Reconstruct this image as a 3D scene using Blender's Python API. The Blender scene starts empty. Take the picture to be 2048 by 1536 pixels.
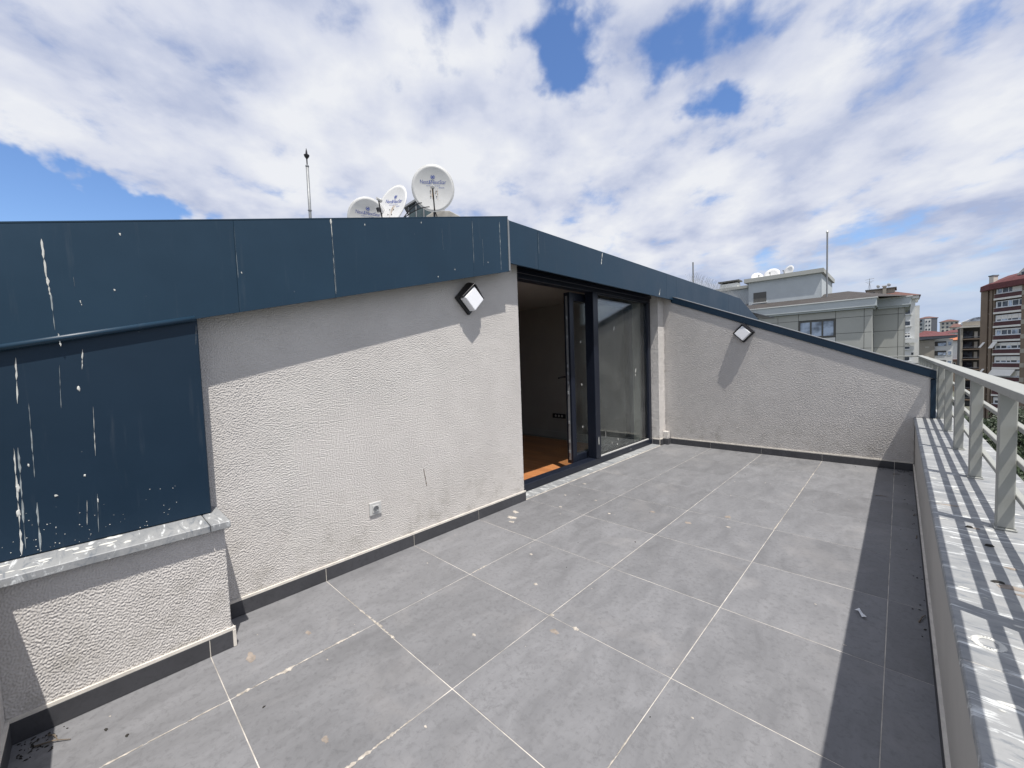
import bpy, bmesh, math, random
import numpy as np
from mathutils import Vector, Matrix
R_ = math.radians
rnd = random.Random(7)
scn = bpy.context.scene
COL = scn.collection

# ------------------------------------------------------------------ camera
cam = bpy.data.cameras.new('camera'); camo = bpy.data.objects.new('camera', cam); COL.objects.link(camo)
yaw, pitch, roll = -0.764397680, -0.0532673425, -0.0344095517
fw = Vector((math.sin(yaw)*math.cos(pitch), math.cos(yaw)*math.cos(pitch), math.sin(pitch)))
rt = Vector((math.cos(yaw), -math.sin(yaw), 0)); up = rt.cross(fw)
c_, s_ = math.cos(roll), math.sin(roll)
r2 = c_*rt + s_*up; u2 = -s_*rt + c_*up
CAM = Vector((2.43885, -0.2965, 1.25007))
M = Matrix((( r2.x, u2.x, -fw.x, CAM.x), (r2.y, u2.y, -fw.y, CAM.y), (r2.z, u2.z, -fw.z, CAM.z), (0,0,0,1)))
camo.matrix_world = M
cam.sensor_width = 36; cam.lens = 810.78/2048*36; cam.clip_start = 0.02; cam.clip_end = 6000
scn.camera = camo
scn.render.resolution_x, scn.render.resolution_y = 1024, 768

# ------------------------------------------------------------------ sun and sky
SUN = Vector((-0.378, 0.15, -1.0)).normalized()          # direction the light travels
sl = bpy.data.lights.new('sun', 'SUN'); sl.energy = 5.0; sl.angle = R_(0.5); sl.color = (1.0, 0.955, 0.89)
so = bpy.data.objects.new('sun', sl); COL.objects.link(so)
so.rotation_euler = SUN.to_track_quat('-Z', 'Y').to_euler(); so.location = (6, -3, 12)
scn.view_settings.view_transform = 'Standard'; scn.view_settings.look = 'None'
scn.view_settings.exposure = 0.15; scn.view_settings.gamma = 1.0; scn.view_settings.use_curve_mapping = False

world = bpy.data.worlds.new('World'); scn.world = world; world.use_nodes = True
def sky_nodes():
    nt = world.node_tree; N = nt.nodes; L = nt.links; N.clear()
    out = N.new('ShaderNodeOutputWorld'); bg = N.new('ShaderNodeBackground'); bg.inputs['Strength'].default_value = 0.1
    sky = N.new('ShaderNodeTexSky'); sky.sky_type = 'NISHITA'; sky.sun_disc = False
    sky.sun_elevation = math.asin(-SUN.z); sky.sun_rotation = math.atan2(-SUN.x, -SUN.y)
    sky.ozone_density = 2.5; sky.air_density = 1.0; sky.dust_density = 0.6; sky.altitude = 200
    tc = N.new('ShaderNodeTexCoord')
    def math_(op, a, b=None, c=None, clamp=False):
        n = N.new('ShaderNodeMath'); n.operation = op; n.use_clamp = clamp
        for i, v in enumerate((a, b, c)):
            if v is None: continue
            if isinstance(v, (int, float)): n.inputs[i].default_value = v
            else: L.new(v, n.inputs[i])
        return n.outputs[0]
    def vdot(v, src=None):
        n = N.new('ShaderNodeVectorMath'); n.operation = 'DOT_PRODUCT'
        L.new(src or tc.outputs['Generated'], n.inputs[0]); n.inputs[1].default_value = v
        return n.outputs['Value']
    def mapr(v, a, b, c, d, smooth=True):
        n = N.new('ShaderNodeMapRange'); n.interpolation_type = 'SMOOTHSTEP' if smooth else 'LINEAR'
        L.new(v, n.inputs[0])
        for i, x in enumerate((a, b, c, d)): n.inputs[i+1].default_value = x
        return n.outputs[0]
    def noise(vec, scale, detail, rough, dist=0.0, lac=2.1):
        n = N.new('ShaderNodeTexNoise'); n.inputs['Scale'].default_value = scale; n.inputs['Detail'].default_value = detail
        n.inputs['Roughness'].default_value = rough; n.inputs['Distortion'].default_value = dist; n.inputs['Lacunarity'].default_value = lac
        L.new(vec, n.inputs['Vector']); return n.outputs['Fac']
    # cloud layer: the direction projected on a flat deck, streaks along one wind direction
    sd = Vector((-0.66, 0.75, 0)).normalized(); sp = Vector((0.75, 0.66, 0)).normalized()
    dz = math_('ADD', math_('MAXIMUM', vdot((0, 0, 1)), 0.0), 0.2)
    a = math_('DIVIDE', vdot(sd), dz); b = math_('DIVIDE', vdot(sp), dz)
    def comb(x, y, z=0.0):
        n = N.new('ShaderNodeCombineXYZ')
        for i, v in enumerate((x, y, z)):
            if isinstance(v, (int, float)): n.inputs[i].default_value = v
            else: L.new(v, n.inputs[i])
        return n.outputs[0]
    deck = comb(math_('MULTIPLY', a, 0.85), b)
    deck2 = comb(math_('MULTIPLY', a, 0.95), b, 3.7)
    n1 = noise(deck, 1.5, 5, 0.5, 0.15)
    n2 = noise(deck2, 2.9, 6, 0.5, 0.1)
    n3 = noise(deck2, 6.0, 8, 0.55, 0.1)
    n5 = noise(deck, 0.8, 3, 0.5)
    dens = math_('ADD', math_('MULTIPLY', n1, 0.55), math_('MULTIPLY', n3, 1.0)); dens = math_('SUBTRACT', dens, 0.255)
    # gaps in the deck where the photograph shows clear sky
    def pixdir(u, v):
        d = (r2*((u-1024)/810.78) + u2*((768-v)/810.78) + fw); d.normalize(); return d
    wn = N.new('ShaderNodeTexNoise'); wn.inputs['Scale'].default_value = 11.0; wn.inputs['Detail'].default_value = 4; wn.inputs['Roughness'].default_value = 0.5
    L.new(tc.outputs['Generated'], wn.inputs['Vector'])
    w1 = N.new('ShaderNodeVectorMath'); w1.operation = 'SUBTRACT'; L.new(wn.outputs['Color'], w1.inputs[0]); w1.inputs[1].default_value = (.5, .5, .5)
    w2 = N.new('ShaderNodeVectorMath'); w2.operation = 'MULTIPLY_ADD'; L.new(w1.outputs[0], w2.inputs[0]); w2.inputs[1].default_value = (.16, .16, .16); L.new(tc.outputs['Generated'], w2.inputs[2])
    w3 = N.new('ShaderNodeVectorMath'); w3.operation = 'NORMALIZE'; L.new(w2.outputs[0], w3.inputs[0])
    for (u, v, rad, amt) in GAPS:
        dd = vdot(pixdir(u, v), w3.outputs[0])
        g = mapr(dd, math.cos(rad*1.72), 1.0, 0.0, amt*(.95 if amt > .35 else .70))
        dens = math_('SUBTRACT', dens, g)
    cover = mapr(dens, 0.09, 0.48, 0.0, 1.0)
    soft = mapr(n2, 0.37, 0.66, 0.0, 1.0, False)
    big = mapr(n5, 0.32, 0.68, 0.0, 1.0)
    # brightness of the cloud: thick grey undersides and white lit lumps
    lump = mapr(n3, 0.3, 0.7, 0.0, 1.0, False)
    br = math_('ADD', math_('ADD', math_('MULTIPLY', soft, 0.62), math_('MULTIPLY', big, 0.22)), math_('MULTIPLY', lump, 0.2), clamp=True)
    ramp = N.new('ShaderNodeValToRGB'); L.new(br, ramp.inputs[0])
    e = ramp.color_ramp.elements
    e[0].position = 0.10; e[0].color = (.46, .53, .74, 1)
    e[1].position = 0.85; e[1].color = (0.93, 0.95, 1.0, 1)
    m = e.new(0.48); m.color = (0.74, 0.78, 0.91, 1)
    sc = N.new('ShaderNodeVectorMath'); sc.operation = 'SCALE'; sc.inputs['Scale'].default_value = 8.2
    L.new(ramp.outputs[0], sc.inputs[0])
    hs = N.new('ShaderNodeHueSaturation'); hs.inputs['Saturation'].default_value = 1.15; hs.inputs['Value'].default_value = 1.65; hs.inputs['Hue'].default_value = 0.507
    L.new(sky.outputs[0], hs.inputs['Color'])
    mix = N.new('ShaderNodeMix'); mix.data_type = 'RGBA'
    L.new(cover, mix.inputs['Factor']); L.new(hs.outputs[0], mix.inputs['A']); L.new(sc.outputs[0], mix.inputs['B'])
    # pale air low over the horizon
    hz = mapr(vdot((0, 0, 1)), 0.02, 0.24, 0.85, 0.0)
    mx2 = N.new('ShaderNodeMix'); mx2.data_type = 'RGBA'; mx2.inputs['B'].default_value = (4.3, 5.3, 7.0, 1)
    L.new(hz, mx2.inputs['Factor']); L.new(mix.outputs['Result'], mx2.inputs['A'])
    L.new(mx2.outputs['Result'], bg.inputs['Color']); L.new(bg.outputs[0], out.inputs[0])
GAPS = [(1105, 30, .05, .24), (1120, 90, .05, .30), (1145, 150, .045, .30), (1180, 120, .04, .24), (1170, 70, .045, .24), (1060, 10, .05, .2), (1010, 75, .03, .16), (850, 60, .04, .24), (880, 95, .03, .22), (795, 128, .035, .26),
        (700, 0, .04, .18), (985, 100, .025, .2), (1320, 105, .04, .28), (1360, 78, .035, .26), (1420, 60, .03, .2), (1480, 35, .03, .24), (1530, 8, .035, .24), (1240, 20, .03, .16), (1395, 190, .035, .26), (1430, 210, .03, .28), (1465, 190, .03, .22),
        (1575, 205, .025, .24), (1940, 78, .025, .32), (1890, 290, .03, .14), (1030, 240, .025, .26), (1680, 450, .045, .2), (1750, 430, .035, .16), (1860, 468, .03, .18), (1560, 540, .035, .24), (1630, 520, .025, .16),
        (-20, 400, .055, .44), (60, 415, .06, .44), (140, 430, .055, .44), (220, 452, .05, .42), (290, 455, .03, .3), (-90, 360, .08, .4), (410, 438, .02, .26), (20, 330, .02, .2)]
sky_nodes()

# ------------------------------------------------------------------ materials
def new_mat(name):
    m = bpy.data.materials.new(name); m.use_nodes = True
    nt = m.node_tree; b = nt.nodes['Principled BSDF']; return m, nt.nodes, nt.links, b
def coords(N, L, kind='Object', scale=(1, 1, 1), rnd_off=0.0):
    tc = N.new('ShaderNodeTexCoord'); mp = N.new('ShaderNodeMapping'); mp.inputs['Scale'].default_value = scale
    L.new(tc.outputs[kind], mp.inputs['Vector'])
    if rnd_off:
        oi = N.new('ShaderNodeObjectInfo'); mu = N.new('ShaderNodeMath'); mu.operation = 'MULTIPLY'; mu.inputs[1].default_value = rnd_off
        L.new(oi.outputs['Random'], mu.inputs[0])
        cb = N.new('ShaderNodeCombineXYZ')
        for i in range(3): L.new(mu.outputs[0], cb.inputs[i])
        L.new(cb.outputs[0], mp.inputs['Location'])
    return mp.outputs[0]
def nz(N, L, vec, scale, detail=4, rough=0.55, dist=0.0):
    n = N.new('ShaderNodeTexNoise'); n.inputs['Scale'].default_value = scale; n.inputs['Detail'].default_value = detail
    n.inputs['Roughness'].default_value = rough; n.inputs['Distortion'].default_value = dist
    L.new(vec, n.inputs['Vector']); return n.outputs['Fac']
def ramp(N, L, fac, stops):
    r = N.new('ShaderNodeValToRGB'); L.new(fac, r.inputs[0]); el = r.color_ramp.elements
    while len(el) < len(stops): el.new(0.5)
    for e, (p, c) in zip(el, stops):
        e.position = p; e.color = (c, c, c, 1) if isinstance(c, (int, float)) else (*c, 1)
    return r.outputs[0]
def mixc(N, L, fac, a, b, mode='MIX'):
    m = N.new('ShaderNodeMix'); m.data_type = 'RGBA'; m.blend_type = mode
    for k, v in (('Factor', fac), ('A', a), ('B', b)):
        if hasattr(v, 'links'): L.new(v, m.inputs[k])
        elif k == 'Factor': m.inputs[k].default_value = v
        else: m.inputs[k].default_value = (*v, 1)
    return m.outputs['Result']
def bump(N, L, b, h, strength, dist):
    n = N.new('ShaderNodeBump'); n.inputs['Strength'].default_value = strength; n.inputs['Distance'].default_value = dist
    L.new(h, n.inputs['Height']); L.new(n.outputs[0], b.inputs['Normal'])
def simple(name, col, rough=0.6, metal=0.0, var=0.12, scale=6.0, spec=0.5, bmp=0.0):
    m, N, L, b = new_mat(name)
    v = coords(N, L); f = nz(N, L, v, scale, 5, 0.6)
    c = mixc(N, L, ramp(N, L, f, [(0.3, 0.0), (0.7, 1.0)]), tuple(x*(1-var) for x in col), tuple(min(1, x*(1+var)) for x in col))
    L.new(c, b.inputs['Base Color']); b.inputs['Roughness'].default_value = rough; b.inputs['Metallic'].default_value = metal
    b.inputs['Specular IOR Level'].default_value = spec
    if bmp: bump(N, L, b, nz(N, L, v, scale*12, 3), bmp, 0.002)
    return m
def stucco(name, col, strength=0.5, stain=True, gscale=190):
    m, N, L, b = new_mat(name)
    v = coords(N, L)
    tn = N.new('ShaderNodeTexNoise'); tn.inputs['Scale'].default_value = gscale; tn.inputs['Detail'].default_value = 2; L.new(v, tn.inputs['Vector'])
    t1 = N.new('ShaderNodeVectorMath'); t1.operation = 'SUBTRACT'; L.new(tn.outputs['Color'], t1.inputs[0]); t1.inputs[1].default_value = (.5, .5, .5)
    ge = N.new('ShaderNodeNewGeometry')
    t2 = N.new('ShaderNodeVectorMath'); t2.operation = 'MULTIPLY_ADD'; L.new(t1.outputs[0], t2.inputs[0]); t2.inputs[1].default_value = (strength*2,)*3; L.new(ge.outputs['Normal'], t2.inputs[2])
    t3 = N.new('ShaderNodeVectorMath'); t3.operation = 'NORMALIZE'; L.new(t2.outputs[0], t3.inputs[0]); L.new(t3.outputs[0], b.inputs['Normal'])
    big = nz(N, L, v, 1.7, 6, 0.62)
    c = mixc(N, L, ramp(N, L, big, [(0.35, 0.0), (0.7, 1.0)]), col, tuple(x*0.88 for x in col))
    if stain:
        tc = N.new('ShaderNodeNewGeometry'); sx = N.new('ShaderNodeSeparateXYZ'); L.new(tc.outputs['Position'], sx.inputs[0])
        low = N.new('ShaderNodeMapRange'); L.new(sx.outputs[2], low.inputs[0])
        for i, x in enumerate((0.08, 0.55, 1.0, 0.0)): low.inputs[i+1].default_value = x
        blot = ramp(N, L, nz(N, L, v, 9, 6, 0.7), [(0.50, 0.0), (0.75, 0.6)])
        mm = N.new('ShaderNodeMath'); mm.operation = 'MULTIPLY'; L.new(low.outputs[0], mm.inputs[0]); L.new(blot, mm.inputs[1])
        c = mixc(N, L, mm.outputs[0], c, (0.20, 0.185, 0.15))
    L.new(c, b.inputs['Base Color']); b.inputs['Roughness'].default_value = 0.92; b.inputs['Specular IOR Level'].default_value = 0.2
    return m
def tile_mat(name, base):
    m, N, L, b = new_mat(name)
    v = coords(N, L, 'Object', (1, 1, 1), 40.0)
    vs = coords(N, L, 'Object', (2.6, 1.0, 1), 40.0)
    f1 = nz(N, L, vs, 3.2, 9, 0.68, 0.6); f2 = nz(N, L, v, 44, 8, 0.75, 0.4)
    c = mixc(N, L, ramp(N, L, f1, [(0.30, 0.0), (0.72, 1.0)]), tuple(x*0.80 for x in base), tuple(x*1.18 for x in base))
    c = mixc(N, L, ramp(N, L, f2, [(0.34, 0.7), (0.50, 0.0)]), c, tuple(x*0.66 for x in base))
    dust = ramp(N, L, nz(N, L, v, 1.9, 7, 0.6, 0.4), [(0.56, 0.0), (0.74, 0.5)])
    c = mixc(N, L, dust, c, tuple(min(1, x*1.45) for x in (base[0]*1.04, base[1], base[2]*0.95)))
    oi = N.new('ShaderNodeObjectInfo'); ra = N.new('ShaderNodeMapRange'); L.new(oi.outputs['Random'], ra.inputs[0]); ra.inputs[3].default_value = 0.92; ra.inputs[4].default_value = 1.08
    vm = N.new('ShaderNodeVectorMath'); vm.operation = 'SCALE'; L.new(c, vm.inputs[0]); L.new(ra.outputs[0], vm.inputs['Scale'])
    L.new(vm.outputs[0], b.inputs['Base Color'])
    L.new(ramp(N, L, f1, [(0.3, 0.50), (0.7, 0.66)]), b.inputs['Roughness'])
    b.inputs['Specular IOR Level'].default_value = 0.4
    h = N.new('ShaderNodeMath'); h.operation = 'ADD'; L.new(f1, h.inputs[0]); L.new(f2, h.inputs[1])
    bump(N, L, b, h.outputs[0], 0.18, 0.002)
    return m
def marble_mat(name):
    m, N, L, b = new_mat(name)
    v = coords(N, L, 'Object', (4.5, 19.0, 12), 7.0)
    v2 = coords(N, L, 'Object', (1, 2.4, 1), 7.0)
    f = nz(N, L, v, 1.0, 7, 0.66, 1.7)
    g = nz(N, L, v2, 5.0, 7, 0.62, 0.6)
    c = mixc(N, L, ramp(N, L, g, [(0.3, 0.0), (0.7, 1.0)]), (0.20, 0.21, 0.22), (0.32, 0.325, 0.325))
    c = mixc(N, L, ramp(N, L, f, [(0.32, 0.7), (0.46, 0.0)]), c, (0.09, 0.11, 0.14))
    c = mixc(N, L, ramp(N, L, f, [(0.575, 0.0), (0.65, 0.85)]), c, (0.66, 0.68, 0.68))
    L.new(c, b.inputs['Base Color']); b.inputs['Roughness'].default_value = 0.62
    bump(N, L, b, f, 0.15, 0.002)
    return m
def navy_mat(name, col, rough=0.38, streak=True):
    m, N, L, b = new_mat(name)
    v = coords(N, L, 'Object', (9, 9, 0.7), 3.0); f = nz(N, L, v, 3.0, 6, 0.65)
    v2 = coords(N, L, 'Object', (1, 1, 1), 3.0); g = nz(N, L, v2, 2.0, 5, 0.6)
    c = mixc(N, L, ramp(N, L, g, [(0.3, 0.0), (0.75, 1.0)]), col, tuple(x*1.25 for x in col))
    if streak:
        c = mixc(N, L, ramp(N, L, f, [(0.60, 0.0), (0.85, 0.16)]), c, (0.16, 0.17, 0.18))
        sp = nz(N, L, v2, 60, 2, 0.5)
        c = mixc(N, L, ramp(N, L, sp, [(0.78, 0.0), (0.82, 0.3)]), c, (0.3, 0.31, 0.32))
    L.new(c, b.inputs['Base Color']); b.inputs['Metallic'].default_value = 0.0
    L.new(ramp(N, L, g, [(0.3, rough*0.9), (0.7, rough*1.25)]), b.inputs['Roughness'])
    b.inputs['Specular IOR Level'].default_value = 0.36
    bump(N, L, b, nz(N, L, v2, 2.6, 2, 0.5), 0.12, 0.02)
    return m
def glass_mat(name, tint=(0.93, 0.955, 0.95), ior=1.5):
    m, N, L, b = new_mat(name); N.remove(b)
    o = [n for n in N if n.type == 'OUTPUT_MATERIAL'][0]
    t = N.new('ShaderNodeBsdfTransparent'); t.inputs[0].default_value = (*tint, 1)
    g = N.new('ShaderNodeBsdfGlossy'); g.inputs['Roughness'].default_value = 0.0
    ge = N.new('ShaderNodeNewGeometry'); dt = N.new('ShaderNodeVectorMath'); dt.operation = 'DOT_PRODUCT'; L.new(ge.outputs['Incoming'], dt.inputs[0]); L.new(ge.outputs['Normal'], dt.inputs[1])
    def mm(op, a, b=None):
        n = N.new('ShaderNodeMath'); n.operation = op
        for i, x in enumerate((a, b)):
            if x is None: continue
            if isinstance(x, float): n.inputs[i].default_value = x
            else: L.new(x, n.inputs[i])
        return n
    fr = mm('ADD', mm('MULTIPLY', mm('POWER', mm('SUBTRACT', 1.0, mm('ABSOLUTE', dt.outputs['Value']).outputs[0]).outputs[0], 5.0).outputs[0], 0.93).outputs[0], 0.07)
    v = coords(N, L); f = nz(N, L, v, 3, 6, 0.65)
    d = N.new('ShaderNodeBsdfDiffuse'); d.inputs[0].default_value = (0.5, 0.5, 0.48, 1)
    dirt = ramp(N, L, f, [(0.35, 0.0), (0.8, 0.05)])
    mx = N.new('ShaderNodeMixShader'); L.new(fr.outputs[0], mx.inputs[0]); L.new(t.outputs[0], mx.inputs[1]); L.new(g.outputs[0], mx.inputs[2])
    m2 = N.new('ShaderNodeMixShader'); L.new(dirt, m2.inputs[0]); L.new(mx.outputs[0], m2.inputs[1]); L.new(d.outputs[0], m2.inputs[2])
    L.new(m2.outputs[0], o.inputs[0]); return m
def far_glass(name, col):
    m, N, L, b = new_mat(name); v = coords(N, L)
    f = nz(N, L, v, 1.1, 3, 0.5)
    c = mixc(N, L, ramp(N, L, f, [(0.4, 0.0), (0.6, 1.0)]), tuple(x*0.5 for x in col), tuple(x*1.5 for x in col))
    L.new(c, b.inputs['Base Color']); b.inputs['Roughness'].default_value = 0.08; return m
def roof_tiles(name, col):
    m, N, L, b = new_mat(name); v = coords(N, L)
    f = nz(N, L, v, 2.2, 5, 0.7); w = N.new('ShaderNodeTexWave'); w.inputs['Scale'].default_value = 2.6; w.inputs['Distortion'].default_value = 1.0; L.new(v, w.inputs[0])
    c = mixc(N, L, ramp(N, L, f, [(0.3, 0.0), (0.7, 1.0)]), tuple(x*0.7 for x in col), tuple(x*1.3 for x in col))
    c = mixc(N, L, ramp(N, L, w.outputs[0], [(0.0, 0.4), (0.4, 0.0)]), c, tuple(x*0.6 for x in col))
    L.new(c, b.inputs['Base Color']); b.inputs['Roughness'].default_value = 0.85; return m

MT = dict(
    stucco=stucco('stucco', (0.59, 0.565, 0.54), 0.22), rough=stucco('stucco_flat', (0.59, 0.565, 0.54), 0.6, True, 95),
    smooth=stucco('parapet_render', (0.47, 0.45, 0.42), 0.12, False),
    tile=tile_mat('slate_tile', (0.180, 0.181, 0.189)),
    skirt=tile_mat('skirting_tile', (0.058, 0.059, 0.066)),
    grout=simple('grout', (0.45, 0.42, 0.38), 0.9, var=0.45, scale=9),
    smearm=simple('mortar_smear', (0.40, 0.365, 0.32), 0.9, var=0.45, scale=40, bmp=0.3),
    mortar=simple('mortar', (0.62, 0.585, 0.53), 0.9, var=0.15, scale=20, bmp=0.3),
    marble=marble_mat('marble'),
    navy=navy_mat('navy_sheet_metal', (0.010, 0.032, 0.058)),
    navyd=navy_mat('navy_cover_sheet', (0.003, 0.017, 0.036), 0.5),
    frame=navy_mat('navy_aluminium', (0.009, 0.012, 0.021), 0.33, False),
    rail=simple('rail_paint', (0.315, 0.322, 0.300), 0.5, var=0.05, scale=14),
    black=simple('black_metal', (0.010, 0.010, 0.013), 0.35, var=0.2),
    rubber=simple('black_plastic', (0.016, 0.016, 0.018), 0.5, var=0.2),
    opal=simple('opal_plastic', (0.86, 0.87, 0.90), 0.35, var=0.02),
    plastic=simple('white_plastic', (0.50, 0.50, 0.49), 0.35, var=0.03),
    glass=glass_mat('window_glass'),
    steel=simple('galvanised_steel', (0.24, 0.25, 0.26), 0.5, 0.3, var=0.15, scale=20),
    dish=simple('dish_paint', (0.68, 0.68, 0.67), 0.4, var=0.05, scale=5),
    ink=simple('blue_print', (0.05, 0.09, 0.36), 0.5, var=0.1),
    rust=simple('rust_stain', (0.42, 0.30, 0.19), 0.9, var=0.4, scale=30),
    guano=simple('bird_dropping', (0.56, 0.56, 0.53), 0.9, var=0.2, scale=40),
    guano2=simple('washed_dropping', (0.27, 0.30, 0.31), 0.9, var=0.3, scale=40),
    mud=simple('dried_mud', (0.25, 0.215, 0.185), 0.95, var=0.3, scale=30),
    dark=simple('dark_debris', (0.02, 0.018, 0.015), 0.8, var=0.4, scale=40),
    twig=simple('dry_twig', (0.16, 0.13, 0.10), 0.9, var=0.4, scale=30),
    paper=simple('paper_scrap', (0.75, 0.77, 0.80), 0.7, var=0.05),
    wood=None,
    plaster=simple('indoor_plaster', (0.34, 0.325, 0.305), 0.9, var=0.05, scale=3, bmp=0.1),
    roof=simple('roof_membrane', (0.16, 0.165, 0.17), 0.8, var=0.2, scale=3),
    concrete=simple('weathered_concrete', (0.36, 0.35, 0.33), 0.9, var=0.25, scale=7, bmp=0.3),
)
def wood_mat():
    m, N, L, b = new_mat('parquet_wood')
    v = coords(N, L, 'Object', (1.5, 22, 1), 30.0); f = nz(N, L, v, 2.0, 6, 0.65, 0.8)
    oi = N.new('ShaderNodeObjectInfo')
    c = mixc(N, L, ramp(N, L, f, [(0.3, 0.0), (0.7, 1.0)]), (0.38, 0.15, 0.055), (0.56, 0.25, 0.10))
    c = mixc(N, L, ramp(N, L, oi.outputs['Random'], [(0.0, 0.0), (1.0, 0.55)]), c, (0.28, 0.11, 0.045))
    L.new(c, b.inputs['Base Color']); b.inputs['Roughness'].default_value = 0.35; return m
MT['wood'] = wood_mat()

# ------------------------------------------------------------------ object helpers
WO = {}
def tag(o, label=None, cat=None, group=None, kind=None):
    if label: o['label'] = label
    if cat: o['category'] = cat
    if group: o['group'] = group
    if kind: o['kind'] = kind
    return o
def link(o, parent, origin):
    COL.objects.link(o); WO[o.name] = Vector(origin)
    if parent is not None:
        o.parent = parent; o.location = Vector(origin) - WO[parent.name]
    else: o.location = origin
    return o
def thing(name, origin, label, cat, group=None, kind=None):
    o = bpy.data.objects.new(name, None); o.empty_display_size = 0.1
    link(o, None, origin); return tag(o, label, cat, group, kind)
def mesh(name, vs, fs, mat, parent=None, origin=None, smooth=False, **kw):
    if origin is None:
        if parent is not None: origin = WO[parent.name]
        else:
            n = len(vs); origin = Vector((sum(v[0] for v in vs)/n, sum(v[1] for v in vs)/n, min(v[2] for v in vs)))
    origin = Vector(origin)
    me = bpy.data.meshes.new(name); me.from_pydata([Vector(v)-origin for v in vs], [], fs); me.update()
    me.materials.append(MT[mat] if isinstance(mat, str) else mat)
    if smooth: me.polygons.foreach_set('use_smooth', [True]*len(me.polygons))
    bm = bmesh.new(); bm.from_mesh(me); bmesh.ops.recalc_face_normals(bm, faces=bm.faces); bm.to_mesh(me); bm.free()
    o = bpy.data.objects.new(name, me); link(o, parent, origin); return tag(o, **kw)
class Geo:
    def __init__(s): s.v = []; s.f = []
    def add(s, v, f):
        n = len(s.v); s.v += [Vector(x) for x in v]; s.f += [tuple(i+n for i in q) for q in f]; return s
    def box(s, x0, x1, y0, y1, z0, z1):
        return s.add([(x0,y0,z0),(x1,y0,z0),(x1,y1,z0),(x0,y1,z0),(x0,y0,z1),(x1,y0,z1),(x1,y1,z1),(x0,y1,z1)],
                     [(0,3,2,1),(4,5,6,7),(0,1,5,4),(1,2,6,5),(2,3,7,6),(3,0,4,7)])
    def prism(s, pts, off):           # polygon extruded along a vector
        n = len(pts); off = Vector(off)
        return s.add([Vector(p) for p in pts]+[Vector(p)+off for p in pts],
                     [tuple(range(n))[::-1], tuple(range(n, 2*n))]+[(i, (i+1) % n, n+(i+1) % n, n+i) for i in range(n)])
    def tube(s, pts, r, seg=8, cap=True):
        pts = [Vector(p) for p in pts]; rs = r if isinstance(r, (list, tuple)) else [r]*len(pts); rings = []
        for i, p in enumerate(pts):
            t = (pts[min(i+1, len(pts)-1)]-pts[max(i-1, 0)]).normalized()
            a = t.orthogonal().normalized() if abs(t.z) > 0.99 else t.cross(Vector((0,0,1))).normalized()
            b = t.cross(a); rings.append([p+(a*math.cos(2*math.pi*k/seg)+b*math.sin(2*math.pi*k/seg))*rs[i] for k in range(seg)])
        v = [q for rg in rings for q in rg]; f = []
        for i in range(len(pts)-1):
            for k in range(seg): f.append((i*seg+k, i*seg+(k+1) % seg, (i+1)*seg+(k+1) % seg, (i+1)*seg+k))
        if cap: f += [tuple(range(seg))[::-1], tuple(range((len(pts)-1)*seg, len(pts)*seg))]
        return s.add(v, f)
    def out(s, name, mat, parent=None, origin=None, smooth=False, bevel=0.0, seg=1, **kw):
        o = mesh(name, s.v, s.f, mat, parent, origin, smooth, **kw)
        if bevel:
            bm = bmesh.new(); bm.from_mesh(o.data)
            bmesh.ops.remove_doubles(bm, verts=bm.verts, dist=1e-6)
            bmesh.ops.bevel(bm, geom=[e for e in bm.edges if len(e.link_faces) == 2 and e.calc_face_angle(0) > 0.4], offset=bevel, segments=seg, affect='EDGES', profile=0.6)
            bm.to_mesh(o.data); bm.free()
        return o
def box(name, x0, x1, y0, y1, z0, z1, mat, parent=None, bevel=0.0, origin=None, **kw):
    return Geo().box(x0, x1, y0, y1, z0, z1).out(name, mat, parent, origin, bevel=bevel, **kw)
def splat(g, c, U, V, n, a, b, lift=0.0015, seed=0, k=12, jag=0.35):
    # a thin irregular crust lying on a surface: half sizes a along U, b along V
    r = random.Random(seed); c = Vector(c); U = Vector(U); V = Vector(V); n = Vector(n)
    o = []; i_ = []
    for q in range(k):
        t = 2*math.pi*q/k; j = 1-jag*r.random()
        p = U*(a*j*math.cos(t))+V*(b*j*math.sin(t))
        o.append(c+p+n*0.0004); i_.append(c+p*0.6+n*lift)
    g.add(o+i_, [(q, (q+1) % k, k+(q+1) % k, k+q) for q in range(k)]+[tuple(range(k, 2*k))])
def streak(g, p0, p1, n, w, seed=0, lift=0.0015, steps=9):
    # a run of dried dirt: a ribbon from p0 to p1 of uneven width
    r = random.Random(seed); p0 = Vector(p0); p1 = Vector(p1); n = Vector(n).normalized(); d = (p1-p0).normalized(); s = d.cross(n)
    L_ = []; R2 = []; Mi = []
    for i in range(steps+1):
        t = i/steps; ww = w*(0.25+0.75*r.random())*(1.0 if 0 < i < steps else 0.2)
        c = p0.lerp(p1, t)+s*(r.uniform(-0.12, 0.12)*w)
        L_.append(c-s*ww/2+n*0.0004); Mi.append(c+n*lift); R2.append(c+s*ww/2+n*0.0004)
    v = L_+Mi+R2; m = steps+1
    g.add(v, [(i, i+1, m+i+1, m+i) for i in range(steps)]+[(m+i, m+i+1, 2*m+i+1, 2*m+i) for i in range(steps)])

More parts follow.
